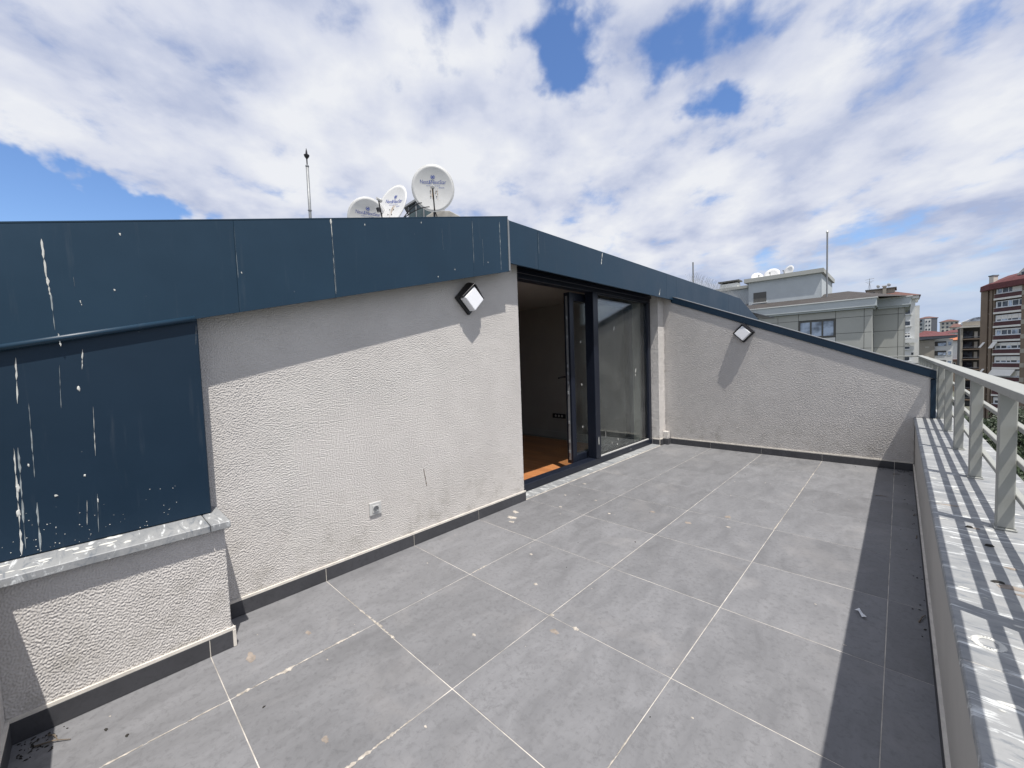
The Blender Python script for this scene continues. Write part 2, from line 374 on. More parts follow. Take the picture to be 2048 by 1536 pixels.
def relief(name, o0, U, V, n, nu, nv, du, amp, wl, seed, keep, parent, mat='stucco'):
    # hand-floated stucco: a dense height field of worm-like ridges standing on the wall face
    rg = np.random.default_rng(seed)
    fu = np.fft.fftfreq(nu, du)[:, None]; fv = np.fft.fftfreq(nv, du)[None, :]
    def band(w, sp, au=1.0, av=1.0):
        k = np.sqrt((fu*au)**2+(fv*av)**2)*w
        h = np.fft.ifft2(np.fft.fft2(rg.standard_normal((nu, nv)))*np.exp(-((k-1)/sp)**2)).real
        return h/h.std()
    h = np.tanh(1.6*band(wl, .42, .8, 1.25))*.72+.22*band(wl*.55, .5)+.13*band(wl*2.2, .5)
    h *= (.92+.08*np.clip(band(.25, .8), -1, 1))*amp
    e = np.ones((nu, nv)); e[[0, -1], :] = 0; e[:, [0, -1]] = 0
    h = h*e-(1-e)*.004
    o0 = np.array(o0); U = np.array(U); V = np.array(V); n = np.array(n)
    P = o0+(np.arange(nu)*du)[:, None, None]*U+(np.arange(nv)*du)[None, :, None]*V+h[:, :, None]*n
    idx = np.arange(nu*nv).reshape(nu, nv)
    q = np.stack([idx[:-1, :-1], idx[1:, :-1], idx[1:, 1:], idx[:-1, 1:]], -1).reshape(-1, 4)
    if np.dot(np.cross(U, V), n) < 0: q = q[:, ::-1]
    if keep is not None: q = q[keep(P.reshape(-1, 3)[q].mean(1))]
    org = np.array(WO[parent.name]); co = (P.reshape(-1, 3)-org).astype(np.float32)
    used = np.unique(q); mp = np.full(nu*nv, -1); mp[used] = np.arange(len(used)); q = mp[q]; co = co[used]
    me = bpy.data.meshes.new(name); me.vertices.add(len(co)); me.vertices.foreach_set('co', co.ravel())
    me.loops.add(q.size); me.loops.foreach_set('vertex_index', q.ravel().astype(np.int32))
    me.polygons.add(len(q)); me.polygons.foreach_set('loop_start', np.arange(0, q.size, 4, dtype=np.int32))
    me.polygons.foreach_set('use_smooth', np.ones(len(q), dtype=bool))
    me.update(calc_edges=True); me.materials.append(MT[mat])
    o = bpy.data.objects.new(name, me); link(o, parent, WO[parent.name]); return o
X_, Y_, Z_ = Vector((1,0,0)), Vector((0,1,0)), Vector((0,0,1))

# ------------------------------------------------------------------ ground far below
mesh('ground', [(-2500,-2500,-15),(2500,-2500,-15),(2500,2500,-15),(-2500,2500,-15)], [(0,1,2,3)], simple('ground_soil', (0.10, 0.105, 0.08), 0.95, var=0.4, scale=0.05), origin=(0,0,-15), kind='structure')

# ------------------------------------------------------------------ terrace floor
floor = thing('terrace_floor', (1.27, 2.4, -0.2), 'dark grey slate tiled floor of the roof terrace', None, kind='structure')
del floor['label']
box('floor_slab', -0.24, 2.60, -0.9, 5.7, -0.25, -0.0125, 'concrete', floor)
box('grout_bed', 0.004, 2.552, -0.6, 5.456, -0.0122, -0.0012, 'grout', floor)
GW = 0.0014
tm = {}
def tile(x0, x1, y0, y1):
    key = (round(x1-x0, 3), round(y1-y0, 3)); cx, cy = (x0+x1)/2, (y0+y1)/2
    if key not in tm:
        o = box('tile', x0+GW, x1-GW, y0+GW, y1-GW, -0.011, 0.0, 'tile', floor, bevel=0.0012, origin=(cx, cy, 0)); tm[key] = o.data
    else:
        o = bpy.data.objects.new('tile', tm[key]); link(o, floor, (cx, cy, 0))
    o.location.z += rnd.uniform(-0.0004, 0.0004)
T = 0.6
xs = [0.0, 0.602, 1.204, 1.807, 2.409, 2.552]
ys = [-0.6, 0.0, 0.6, 1.2, 1.8, 2.4, 3.0, 3.6, 4.2, 4.8, 5.45]
for j in range(5):
    for i in range(10):
        x0 = xs[j]
        if i == 0 and j == 0: x0 = 0.25
        tile(x0, xs[j+1], ys[i], ys[i+1])
# mortar left on joints, spots, mud and scraps: all lie on the floor as dried crusts
g = Geo(); sd = 0
def smear(x0, y0, x1, y1, w, n=5):
    global sd
    for k in range(n):
        t0 = k/n; t1 = (k+0.9)/n; sd += 1
        streak(g, (x0+(x1-x0)*t0, y0+(y1-y0)*t0, 0), (x0+(x1-x0)*t1, y0+(y1-y0)*t1, 0), Z_, w*(0.4+0.9*rnd.random()), sd, 0.0022, 7)
smear(0.602, 0.02, 0.602, 0.52, 0.016, 9); smear(0.602, -0.45, 0.602, -0.02, 0.010, 4)
smear(1.204, 0.02, 1.204, 0.42, 0.016, 8); smear(1.204, -0.5, 1.204, 0.0, 0.009, 4); smear(0.50, 0.602, 0.78, 0.602, 0.016, 5); smear(0.25, 0.6, 0.5, 0.6, 0.01, 4)
smear(0.602, 1.22, 0.602, 1.34, 0.02, 3); smear(1.807, 3.0, 1.807, 5.4, 0.009, 9); smear(1.807, 0.3, 1.807, 0.9, 0.010, 5)
for (x, y, a, b) in [(0.606, 0.20, .016, .03), (0.602, .42, .008, .02), (0.64, 0.606, .02, .008), (0.61, .604, .01, .01), (1.206, .2, .008, .02), (1.212, 1.21, .016, .012), (1.36, 1.20, .02, .016)]:
    sd += 1; splat(g, (x, y, 0), X_, Y_, Z_, a, b, 0.003, sd, 14, 0.5)
for k in range(70):
    sd += 1; a = 0.003+0.006*rnd.random()**2
    splat(g, (rnd.uniform(0.05, 2.35), rnd.uniform(-0.4, 5.3), 0), X_, Y_, Z_, a, a*rnd.uniform(0.5, 1), 0.0015, sd, 9, 0.5)
for (x, y, a, b) in [(0.19, 2.0, .065, .035), (0.13, 2.1, .04, .03), (0.25, 1.93, .03, .02), (.35, 2.43, .02, .015), (0.2, 2.7, .02, .012), (0.15, 3.1, .025, .012), (0.5, 2.75, .016, .01), (0.75, 2.55, .02, .012), (0.97, 1.37, .018, .014), (0.72, 1.62, .016, .012), (1.03, 0.86, .014, .012), (1.55, 2.85, .02, .012)]:
    sd += 1; splat(g, (x, y, 0), X_, Y_, Z_, a, b, 0.003, sd, 14, 0.55)
g.out('mortar_smear', 'smearm', floor)
g = Geo()
for (x, y, a, b) in [(1.05, .18, .022, .012), (.40, .12, .05, .02), (0.42, .35, .03, .012), (1.3, 1.12, .03, .02), (1.49, 3.05, .035, .03), (1.3, 2.75, .03, .03), (1.0, 2.8, .03, .02)]:
    sd += 1; splat(g, (x, y, 0), X_, Y_, Z_, a, b, 0.0008, sd, 16, 0.5)
g.out('mud_spot', 'mud', floor)
g = Geo()
for k in range(110):
    sd += 1
    if k < 45: x, y = 0.27+abs(rnd.gauss(0, .07)), -0.54+abs(rnd.gauss(0, .05))
    elif k < 70: x, y = 2.54-abs(rnd.gauss(0, .03)), rnd.uniform(2.0, 5.4)
    elif k < 98: x, y = 2.52-abs(rnd.gauss(0, .12)), 5.43-abs(rnd.gauss(0, .05))
    else: x, y = rnd.uniform(0.4, 2.5), rnd.uniform(0, 5.3)
    t = rnd.uniform(0, math.pi); U = Vector((math.cos(t), math.sin(t), 0)); a = rnd.uniform(.003, .011)
    splat(g, (x, y, 0), U, U.cross(Z_), Z_, a, a*rnd.uniform(.2, .6), 0.003, sd, 8, 0.5)
for (x, y) in [(1.22, -.06), (.42, -.33), (.51, -.28)]: sd += 1; splat(g, (x, y, 0), X_, Y_, Z_, .011, .007, 0.003, sd, 9, .5)
g.out('leaf_litter', 'dark', floor, kind='stuff')
g = Geo()
for (x, y, l, t) in [(2.30, 4.30, .08, .1), (2.515, 2.25, .09, 1.3), (2.53, 3.4, .06, 1.5), (2.525, 3.9, .05, 1.2), (.33, -.5, .10, 1.0), (.30, -.47, .06, .4), (2.40, 5.2, .06, .3)]:
    d = Vector((math.cos(t), math.sin(t), 0)); p = Vector((x, y, .004)); g.tube([p, p+d*l*.5+Vector((0,.004,.006)), p+d*l], [.0028, .0024, .0012], 5)
g.out('fallen_twigs', 'twig', floor, kind='stuff')
g = Geo(); sd += 1
pp = [(2.315+.6*(x-2.32), 2.16+.6*(y-2.16)) for x, y in [(2.285, 2.20), (2.315, 2.205), (2.345, 2.165), (2.365, 2.10), (2.335, 2.12), (2.31, 2.16)]]
g.add([(x, y, .004+.014*(i % 2)) for i, (x, y) in enumerate(pp)]+[(2.318, 2.163, .014)], [(i, (i+1) % 6, 6) for i in range(6)])
g.out('paper_scrap', 'paper', label='small crumpled white scrap lying in the strip of shade', cat='litter')

# ------------------------------------------------------------------ house wall with the covered opening on the left
def fb(y): return 1.362+0.239*(y+0.507)          # lower edge of the sloping fascia
def ft(y): return fb(y)+0.438
hw = thing('house_wall', (0, 1.0, 0), 'textured beige stucco house wall beside the sliding door', 'wall')
g = Geo()
Q = -.0035
pts = [(Q,-0.75,-.2),(Q,2.36,-.2),(Q,2.36,2.15),(Q,2.12,2.15),(Q,2.12,fb(2.12)+.09),(Q,-0.75,fb(-.75)+.09)]
g.prism(pts, (-.2465,0,0)); g.out('wall', 'rough', hw)
relief('stucco_coat', (0, .064, .02), Y_, Z_, X_, 821, 761, .0028, .0021, .0095, 1, lambda c: c[:, 2] < np.where(c[:, 1] < 2.12, fb(c[:, 1])+.088, 2.149), hw)
box('header', -.25, 0.0, 2.362, 5.46, 2.152, 2.36, 'rough', hw)
box('pier', -.25, -.02, 5.27, 5.459, -.2, 2.15, 'rough', hw, bevel=.004)
Geo().box(0.002, 0.2465, -.75, 0.084, -.2, 0.558).out('projecting_wall', 'rough', hw, bevel=0.004, seg=2)
relief('stucco_coat', (.25, -.6, .02), Y_, Z_, X_, 275, 215, .0025, .0021, .0095, 2, None, hw)
cp = [(0.002,-.75,.592),(0.002,.066,.592),(0.002,.066,fb(.066)+.03),(0.002,-.75,fb(-.75)+.03)]
cs = Geo().prism(cp, (0.1,0,0)).out('cover_sheet', 'navyd', hw, bevel=.004)
for (a, b) in ((-.75, .028), (.031, .102)):
    Geo().box(0.001, 0.29, a, b, .5585, .590).out('sill_slab', 'marble', hw, origin=(0.15, (a+b)/2, .56), bevel=.003)
lip = Geo().tube([(.114,-.75,fb(-.75)+.004),(.114,.056,fb(.056)+.004)], .013, 10).out('drip_edge', 'navy', hw, smooth=True)
# skirting tiles with the mortar bead above
def skirt(parent, pts, nrm, zt=0.078, th=0.011):
    nrm = Vector((nrm[0], nrm[1], 0))
    for (a, b) in pts:
        a = Vector((a[0], a[1], 0)); b = Vector((b[0], b[1], 0)); d = (b-a).normalized()*.0018
        Geo().prism([a+d+Vector((0,0,.001)), b-d+Vector((0,0,.001)), b-d+Vector((0,0,zt)), a+d+Vector((0,0,zt))], nrm*th).out('skirting_tile', 'skirt', parent, origin=((a+b)/2), bevel=.001)
        Geo().prism([a+Vector((0,0,zt+.0005)), b+Vector((0,0,zt+.0005)), b+Vector((0,0,zt+.013)), a+Vector((0,0,zt+.013))], nrm*(th-.001)).out('mortar_bead', 'mortar', parent)
        Geo().prism([a+Vector((0,0,.0012)), b+Vector((0,0,.0012)), b+Vector((0,0,zt)), a+Vector((0,0,zt))], nrm*(th-.003)).out('mortar_back', 'mortar', parent)
skirt(hw, [((0.0, .10), (0.0, .6)), ((0, .6), (0, 1.2)), ((0, 1.2), (0, 1.8)), ((0, 1.8), (0, 2.372))], (1, 0))
skirt(hw, [((.25, -.565), (.25, 0)), ((.25, 0), (.25, .098))], (1, 0))
skirt(hw, [((-.12, 5.27), (-.02, 5.27))], (0, -1)); skirt(hw, [((-.02, 5.259), (-.02, 5.36))], (1, 0))
g = Geo()
g.box(.0005, .262, .0855, .0985, .001, .078); g.out('skirting_return', 'mortar', hw, bevel=.001)
Geo().box(-.0195, .052, 5.365, 5.447, .0005, .185).out('pipe_box', 'rough', hw, bevel=.006, seg=2)
g = Geo(); g.box(-.019, .0535, 5.357, 5.3645, .002, .085); g.box(.0525, .0615, 5.362, 5.447, .002, .085); g.out('skirting_patch', 'skirt', hw)
# stains on the wall and droppings on the cover sheet
g = Geo(); r = random.Random(3)
for k in range(9):
    t = k/9; streak(g, (0.0012, 1.309+.02*t, .515-.13*t), (0.0012, 1.309+.02*(t+.1), .515-.13*(t+.1)), X_, .010*(.5+r.random()), 100+k, .003, 4)
g.out('scratch', 'twig', hw)
def run(g, Y, z0, z1, w, X, seed, dy=0.0):
    w *= .5; n = max(2, int((z0-z1)/.09)); r = random.Random(seed)
    for k in range(n):
        if r.random() < .08: continue
        a = k/n; b = (k+.98)/n
        streak(g, (X, Y+dy*a, z0+(z1-z0)*a), (X, Y+dy*b, z0+(z1-z0)*b), X_, w*(.4+r.random()), seed*50+k, .0012, 5)
g = Geo(); g2 = Geo(); XP = .1025
for (Y, z0, z1, w) in [(-.50, 1.00, .60, .012), (-.475, 1.33, 1.16, .010), (-.305, 1.36, 1.28, .008), (-.29, 1.13, .93, .009), (-.33, .76, .66, .005), (-.53, 1.12, 1.05, .005), (.06, 1.47, 1.38, .003)]:
    run(g, Y, z0, z1, w, XP, int(abs(Y*1000))+int(z0*100), -.006)
for (Y, z0, z1, w) in [(-.455, 1.16, .60, .012), (-.37, 1.3, 1.13, .008), (-.49, 1.0, .62, .012), (-.3, .78, .62, .006)]:
    run(g2, Y, z0, z1, w, XP-.0003, int(abs(Y*1000))+7, -.006)
for (Y, z, a, b) in [(-.325, 1.205, .005, .014), (-.41, .80, .007, .006), (-.47, .93, .004, .008), (-.33, .86, .005, .006), (-.30, .75, .003, .012), (-.50, .85, .006, .02), (-.505, .76, .008, .02)]:
    sd += 1; splat(g, (XP, Y, z), Y_, Z_, X_, a, b, .002, sd, 12, .5)
for k in range(60):
    sd += 1; a = .0008+.0016*rnd.random(); splat(g, (XP, rnd.uniform(-.55, -.05), .60+abs(rnd.gauss(0, .06))), Y_, Z_, X_, a, a, .001, sd, 7, .4)
g.out('dropping_runs', 'guano', cs, kind='stuff'); g2.out('washed_runs', 'guano2', cs, kind='stuff')
g = Geo()
for k in range(16):
    sd += 1; splat(g, (rnd.uniform(.11, .26), -.55+.35*rnd.random()**1.5, .5902), X_, Y_, Z_, rnd.uniform(.006, .02), rnd.uniform(.008, .035), .0015, sd, 11, .5)
g.out('sill_droppings', 'guano', hw, kind='stuff')

# ------------------------------------------------------------------ roof and its navy fascia
rf = thing('roof', (0, 3, 2.2), 'low pitched roof of the penthouse behind the navy fascia', 'roof')
YS = [(-4.0, ft(-4.0)-.02), (2.14, 2.40), (8.76, 2.36), (13.0, 2.36-.239*4.24)]
v = []; f = []
for (y, z) in YS: v += [(.105, y, z-.006), (-3.2, y, z+.85), (-9, y, z+1.0), (-9, y, -3)]
for i in range(3):
    for k in range(3): f.append((4*i+k, 4*i+k+1, 4*i+4+k+1, 4*i+4+k))
mesh('roof_deck', v, f, 'roof', rf)
Geo().prism([(.098,-4,fb(-4)+.091),(.098,2.12,fb(2.12)+.091),(.098,2.12,fb(2.12)+.1),(.098,-4,fb(-4)+.1)], (-.3,0,0)).out('soffit_board', 'frame', rf)
box('soffit_board', -.15, .098, 2.121, 12, 2.151, 2.162, 'frame', rf)
box('soffit_end', -.001, .098, 2.115, 2.12, fb(2.12)+.03, 2.15, 'frame', rf)
fa = thing('roof_fascia', (.12, 3, 2.0), 'long navy sheet metal fascia along the roof edge, sloping then level', 'fascia')
cuts = [-4.0, -2.1, .23, .70, 1.75, 2.139]
for i in range(len(cuts)-1):
    a, b = cuts[i]+.0004, cuts[i+1]-.0004
    Geo().prism([(.12, a, fb(a)), (.12, b, fb(b)), (.12, b, ft(b)), (.12, a, ft(a))], (-.02,0,0)).out('fascia_panel', 'navy', fa, origin=(.12, (a+b)/2, fb((a+b)/2)), bevel=.0008)
cuts = [2.141, 2.51, 5.24, 5.57, 8.0, 8.76]
def rb(y): return 2.062-.0045*(y-2.14)
def rt_(y): return 2.408-.006*(y-2.14)
for i in range(len(cuts)-1):
    a, b = cuts[i]+.0012, cuts[i+1]-.0012
    Geo().prism([(.12, a, rb(a)), (.12, b, rb(b)), (.12, b, rt_(b)), (.12, a, rt_(a))], (-.02,0,0)).out('fascia_panel', 'navy', fa, origin=(.12, (a+b)/2, rb(a)), bevel=.002)
a, b = 8.7612, 13.0
Geo().prism([(.12, a, rb(a)), (.12, b, rb(a)-.239*(b-a)), (.12, b, rt_(a)-.239*(b-a)), (.12, a, rt_(a))], (-.02,0,0)).out('fascia_panel', 'navy', fa, origin=(.12, 10, 2), bevel=.002)
g = Geo()
g.prism([(.121,-4,ft(-4)+.0005),(.121,2.14,ft(2.14)+.0005),(.121,2.14,ft(2.14)+.006),(.121,-4,ft(-4)+.006)], (-.07,0,0))
g.out('top_trim', 'navy', fa)
Geo().box(.1205, .1235, 2.131, 2.149, 2.0, 2.41).out('corner_seam', 'steel', fa)
g = Geo(); g2 = Geo(); XF = .1205
for (Y, z0, z1, w) in [(-.385, 1.77, 1.62, .030), (-.380, 1.63, 1.56, .020), (-.365, 1.42, 1.37, .011), (-.30, 1.55, 1.53, .006), (.699, ft(.69)-.005, ft(.69)-.2, .006), (.700, 1.88, 1.67, .004), (3.59, 2.39, 2.26, .03), (5.03, 2.16, 2.07, .045)]:
    run(g, Y, z0, z1, w, XF, int(abs(Y*997))+int(z0*100), .004 if Y < 3 else -.03)
splat(g, (XF, .698, ft(.7)-.015), Y_, Z_, X_, .007, .02, .002, 991, 10, .4)
for (Y, z0, z1, w) in [(-.375, 1.57, 1.43, .010), (-.312, 1.64, 1.56, .003), (1.752, 2.31, 2.0, .006), (1.85, 2.2, 2.0, .003), (2.04, 2.37, 1.99, .012), (2.52, 2.38, 2.2, .006), (1.47, 2.2, 2.05, .003), (.232, 1.95, 1.7, .004), (.705, 1.92, 1.68, .004)]:
    run(g2, Y, z0, z1, w, XF-.0003, int(abs(Y*991))+3, .003)
for (Y, z) in [(-.17, 1.83), (-.2, 1.6), (1.57, 1.93), (1.9, 2.03), (1.42, 1.86), (.25, 1.73), (.9, 2.1), (1.3, 2.2)]:
    sd += 1; splat(g, (XF, Y, z), Y_, Z_, X_, .004, .007, .001, sd, 8, .5)
g.out('dropping_runs', 'guano', fa, kind='stuff'); g2.out('washed_runs', 'guano2', fa, kind='stuff')
# bird spikes on the far stretch of the fascia
sp = thing('bird_spike_strip', (.08, 7.5, 2.38), 'row of fine wire bird spikes on the far fascia edge', 'bird spikes')
g = Geo(); r = random.Random(5); y = 6.3
while y < 12:
    z = rt_(y) if y < 8.76 else rt_(8.76)-.239*(y-8.76)
    for dx in (-.09, -.03, .03, .08):
        p = Vector((.06, y, z+.004)); g.tube([p, p+Vector((dx, r.uniform(-.03, .03), .16))], .0015, 4, False)
    y += .085
g.out('spike_wires', 'steel', sp, kind='stuff')
g = Geo(); g.box(.03, .09, 6.3, 8.76, 2.366, 2.386); g.out('base_strip', 'plastic', sp)

# ------------------------------------------------------------------ sliding door
dr = thing('sliding_door', (-.16, 3.8, 0), 'dark navy aluminium sliding patio door standing open on its left half', 'door')
FX0, FX1 = -.245, -.13
box('bottom_rail', FX0, FX1, 2.365, 5.262, .012, .082, 'frame', dr, bevel=.004)
box('head_rail', FX0, FX1, 2.365, 5.262, 2.03, 2.148, 'frame', dr, bevel=.004)
box('head_rail', FX1+.0005, FX1+.02, 2.368, 5.258, 2.075, 2.11, 'frame', dr, bevel=.003)
box('side_rail', FX0+.001, FX1-.001, 2.366, 2.44, .083, 2.029, 'frame', dr, bevel=.004)
box('side_rail', FX0+.001, FX1-.001, 5.185, 5.261, .083, 2.029, 'frame', dr, bevel=.004)
box('mullion', FX0+.002, FX1+.004, 3.775, 3.86, .0825, 2.0295, 'frame', dr, bevel=.004)
box('mullion', FX0+.002, FX1-.006, 3.861, 3.898, .0825, 2.0295, 'frame', dr, bevel=.008)
box('glazing_bead', FX1-.03, FX1-.012, 3.899, 5.184, .0825, .097, 'plastic', dr, bevel=.002)
box('glazing_bead', FX1-.03, FX1-.012, 3.899, 5.184, 2.012, 2.0285, 'frame', dr, bevel=.002)
box('glazing_bead', FX1-.03, FX1-.012, 5.170, 5.1845, .098, 2.011, 'frame', dr, bevel=.002)
fp = box('fixed_pane', FX1-.052, FX1-.034, 3.899, 5.184, .0828, 2.0285, 'glass', dr)
box('inner_pane', FX1-.076, FX1-.070, 3.899, 5.184, .0828, 2.0285, 'glass', dr)
g = Geo()
for (Y, z, a, b, t) in [(4.30, 1.63, .007, .04, -.3), (4.86, 1.08, .01, .04, -.2), (4.85, 1.02, .008, .02, .2), (4.78, 1.4, .004, .012, 0), (4.05, .33, .003, .05, 0), (4.35, .22, .006, .02, .2), (4.33, .16, .01, .012, 0), (4.2, .2, .004, .02, 0)]:
    sd += 1; U = Vector((0, math.cos(t), math.sin(t))); V = Vector((0, -math.sin(t), math.cos(t)))
    splat(g, (FX1-.0335, Y, z), U, V, X_, a, b, .001, sd, 10, .4)
splat(g, (FX1+.0045, 3.83, .29), Y_, Z_, X_, .008, .06, .001, 881, 10, .3)
splat(g, (FX1+.0005, 4.62, .05), Y_, Z_, X_, .008, .008, .001, 882, 10, .3)
g.out('dropping_spots', 'guano', fp, kind='stuff')
# the sliding leaf pushed behind the fixed pane
LX0, LX1 = -.345, -.262; A, B = 3.50, 4.98
lf = Geo().box(LX0, LX1, A, A+.075, .06, 2.02).out('door_leaf', 'frame', dr, origin=(LX0, A, .06), bevel=.004)
box('leaf_rail', LX0, LX1, A+.076, B-.096, .06, .15, 'frame', lf, bevel=.004)
box('leaf_rail', LX0, LX1, A+.076, B-.096, 1.93, 2.02, 'frame', lf, bevel=.004)
box('leaf_stile', LX0, LX1, B-.095, B, .06, 2.02, 'frame', lf, bevel=.004)
box('leaf_pane', -.315, -.293, A+.076, B-.096, .151, 1.929, 'glass', lf)
g = Geo(); g.box(-.318, -.292, A-.004, A-.0005, .10, 1.98); g.out('lock_strip', 'steel', lf)
g = Geo()
for z in (.18, .3, .52, .86, .98, 1.08, 1.17, 1.5, 1.72): g.box(-.312, -.298, A-.016, A-.0045, z, z+.035)
g.out('lock_bolt', 'steel', lf, bevel=.002)
g = Geo(); g.box(LX0-.012, LX0-.0005, A+.03, A+.065, .99, 1.16); g.tube([(LX0-.012, A+.047, 1.06), (LX0-.06, A+.047, 1.06), (LX0-.062, A-.0, 1.055), (LX0-.062, A-.05, 1.05)], .010, 8)
g.out('handle', 'rubber', lf)
g = Geo()
for z in (.45, .95, 1.45): g.box(LX1+.0005, LX1+.008, A+.192, A+.202, z, z+.022)
g.out('pane_spacer', 'plastic', lf, bevel=.002)
th = thing('threshold', (-.07, 3.8, 0), 'narrow veined marble threshold strip in front of the sliding door', 'threshold')
for (a, b) in ((2.375, 3.5), (3.503, 4.6), (4.603, 5.257)):
    box('threshold_slab', FX1-.1, -.012, a, b, -.012, .008, 'marble', th, bevel=.002, origin=(-.07, (a+b)/2, 0))
box('mortar_joint', -.0115, .003, 2.375, 5.25, -.012, .0012, 'grout', th)

# ------------------------------------------------------------------ the room seen through the open door
rmf = thing('room_floor', (-2.5, 2.7, -.2), 'x', None, kind='structure'); del rmf['label']
box('subfloor', -6, -.252, 1.75, 5.2, -.2, -.0455, 'concrete', rmf)
box('floor_edge', -.46, -.2465, 2.30, 5.3, -.0450, .0, 'frame', rmf) if False else None
pm = None; k = 0
PW, PL = .11, .9
for iy in range(45):
    y0 = .22+iy*PW
    if y0+PW > 5.06: break
    for ix in range(5):
        x1 = -.252-ix*PL-(0 if iy % 2 else .0)
        if y0 < 1.9 or x1-PL < -4.9: continue
        o = None
        if pm is None:
            o = box('plank', x1-PL+.001, x1-.001, y0+.001, y0+PW-.001, -.045, -.030, 'wood', rmf, bevel=.0012, origin=(x1-PL/2, y0+PW/2, -.045)); pm = o.data
        else: o = bpy.data.objects.new('plank', pm); link(o, rmf, (x1-PL/2, y0+PW/2, -.045))
rw = thing('room_wall', (-2.5, 5.06, 0), 'x', None, kind='structure'); del rw['label']
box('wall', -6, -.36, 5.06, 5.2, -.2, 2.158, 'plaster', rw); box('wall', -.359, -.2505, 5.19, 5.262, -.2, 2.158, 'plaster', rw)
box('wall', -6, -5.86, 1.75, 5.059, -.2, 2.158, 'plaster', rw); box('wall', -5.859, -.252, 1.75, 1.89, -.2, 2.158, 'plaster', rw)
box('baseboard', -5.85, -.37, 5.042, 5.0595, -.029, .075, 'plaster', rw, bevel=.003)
rc = box('room_ceiling', -6, -.2505, 1.75, 5.4, 2.16, 2.22, 'plaster', kind='structure')
ou = thing('indoor_socket', (-1.62, 5.06, .33), 'grey double socket plate on the dim indoor wall', 'socket')
Geo().box(-1.77, -1.50, 5.048, 5.0595, .30, .375).out('plate', 'rubber', ou, bevel=.004)
g = Geo()
for x in (-1.70, -1.635, -1.57): Geo().tube([(x, 5.0475, .338), (x, 5.046, .338)], .02, 14).out('socket_insert', 'plastic', ou)

# ------------------------------------------------------------------ partition wall to the next terrace
FY = 5.46
def ct(x): return 2.05-.412*(x-.08)       # top of the stucco under the cap
pw = thing('partition_wall', (1.3, FY, 0), 'sloping stucco partition wall with a navy metal cap at the terrace end', 'wall')
pp = [(-.24, -.2), (2.553, -.2), (2.553, .556), (2.66, .556), (2.66, ct(2.66)), (-.24, ct(-.24))]
Geo().prism([(x, FY+.0035, z) for x, z in pp], (0, .1965, 0)).out('wall', 'rough', pw)
relief('stucco_coat', (.0, FY, .02), X_, Z_, -Y_, 760, 588, .0035, .0025, .0115, 3, lambda c: (c[:, 2] < ct(c[:, 0])-.002) & ((c[:, 0] < 2.553) | (c[:, 2] > .557)), pw)
c0, c1_ = .09, 2.70
Geo().prism([(c0, FY-.018, ct(c0)-.030), (c1_, FY-.018, ct(c1_)-.030), (c1_, FY-.018, ct(c1_)+.052), (c0, FY-.018, ct(c0)+.052)], (0, .236, 0)).out('cap_flashing', 'navyd', pw, bevel=.003)
Geo().prism([(c0, FY-.0195, ct(c0)+.0525), (c1_, FY-.0195, ct(c1_)+.0525), (c1_, FY-.0195, ct(c1_)+.060), (c0, FY-.0195, ct(c0)+.060)], (0, .239, 0)).out('cap_edge', 'steel', pw)
box('end_flashing', 2.6605, 2.699, FY-.014, FY+.214, .5565, ct(2.70)-.031, 'navyd', pw, bevel=.003)
skirt(pw, [((.062, FY), (.6, FY)), ((.6, FY), (1.2, FY)), ((1.2, FY), (1.807, FY)), ((1.807, FY), (2.409, FY)), ((2.409, FY), (2.548, FY))], (0, -1))
g = Geo()
for (x, dz) in [(.32, .0), (.75, 0), (1.05, 0), (1.52, 0), (1.56, -.01), (1.9, 0)]:
    sd += 1; splat(g, (x, FY-.0005, ct(x)-.035+dz), X_, Z_, -Y_, .014, .008, .006, sd, 10, .5)
g.out('foam_blob', 'mortar', pw)

# ------------------------------------------------------------------ parapet, coping and end wall
pa = thing('parapet_wall', (2.72, 5.4, -.2), 'low rendered parapet wall with marble coping along the railing', 'wall')
box('wall', 2.556, 2.885, -.85, 11.75, -15, .524, 'smooth', pa)
y = -.85; L_ = [-.85, .0, 1.02, 1.86, 2.71, 3.56, 4.41, 5.26, 6.2, 7.1, 8.0, 9.0, 10.0, 11.0, 11.75]
for a, b in zip(L_, L_[1:]):
    box('coping_slab', 2.545, 2.905, a+.0015, b-.0015, .5245, .552, 'marble', pa, bevel=.003, origin=(2.72, (a+b)/2, .53))
box('joint_filler', 2.549, 2.90, -.84, 11.7, .5245, .5495, 'grout', pa)
skirt(pa, [((2.556, ys[i]), (2.556, ys[i+1])) for i in range(1, 10)]+[((2.556, -.565), (2.556, 0))], (-1, 0), .062)
g = Geo(); g2 = Geo(); r = random.Random(12)
for k in range(130):
    sd += 1; a = .006+.018*r.random()**2; splat(g, (r.uniform(2.56, 2.9), r.uniform(.6, 5.4), .5522), X_, Y_, Z_, a*1.3, a*.5, .0012, sd, 10, .55)
for q in range(26):
    t = q/26*2*math.pi; sd += 1; splat(g, (2.597+.022*math.cos(t), 1.125+.026*math.sin(t), .5522), X_, Y_, Z_, .008, .006, .002, sd, 8, .3)
g.out('dropping_spots', 'guano', pa, kind='stuff')
for (x, y, a, b) in [(2.685, 1.50, .05, .022), (2.71, 1.46, .035, .016), (2.70, 1.66, .02, .012), (2.60, 2.30, .05, .012), (2.66, 2.02, .016, .01)]:
    sd += 1; splat(g2, (x, y, .5522), X_, Y_, Z_, a, b, .002, sd, 14, .5)
g2.out('brown_stain', 'mud', pa)
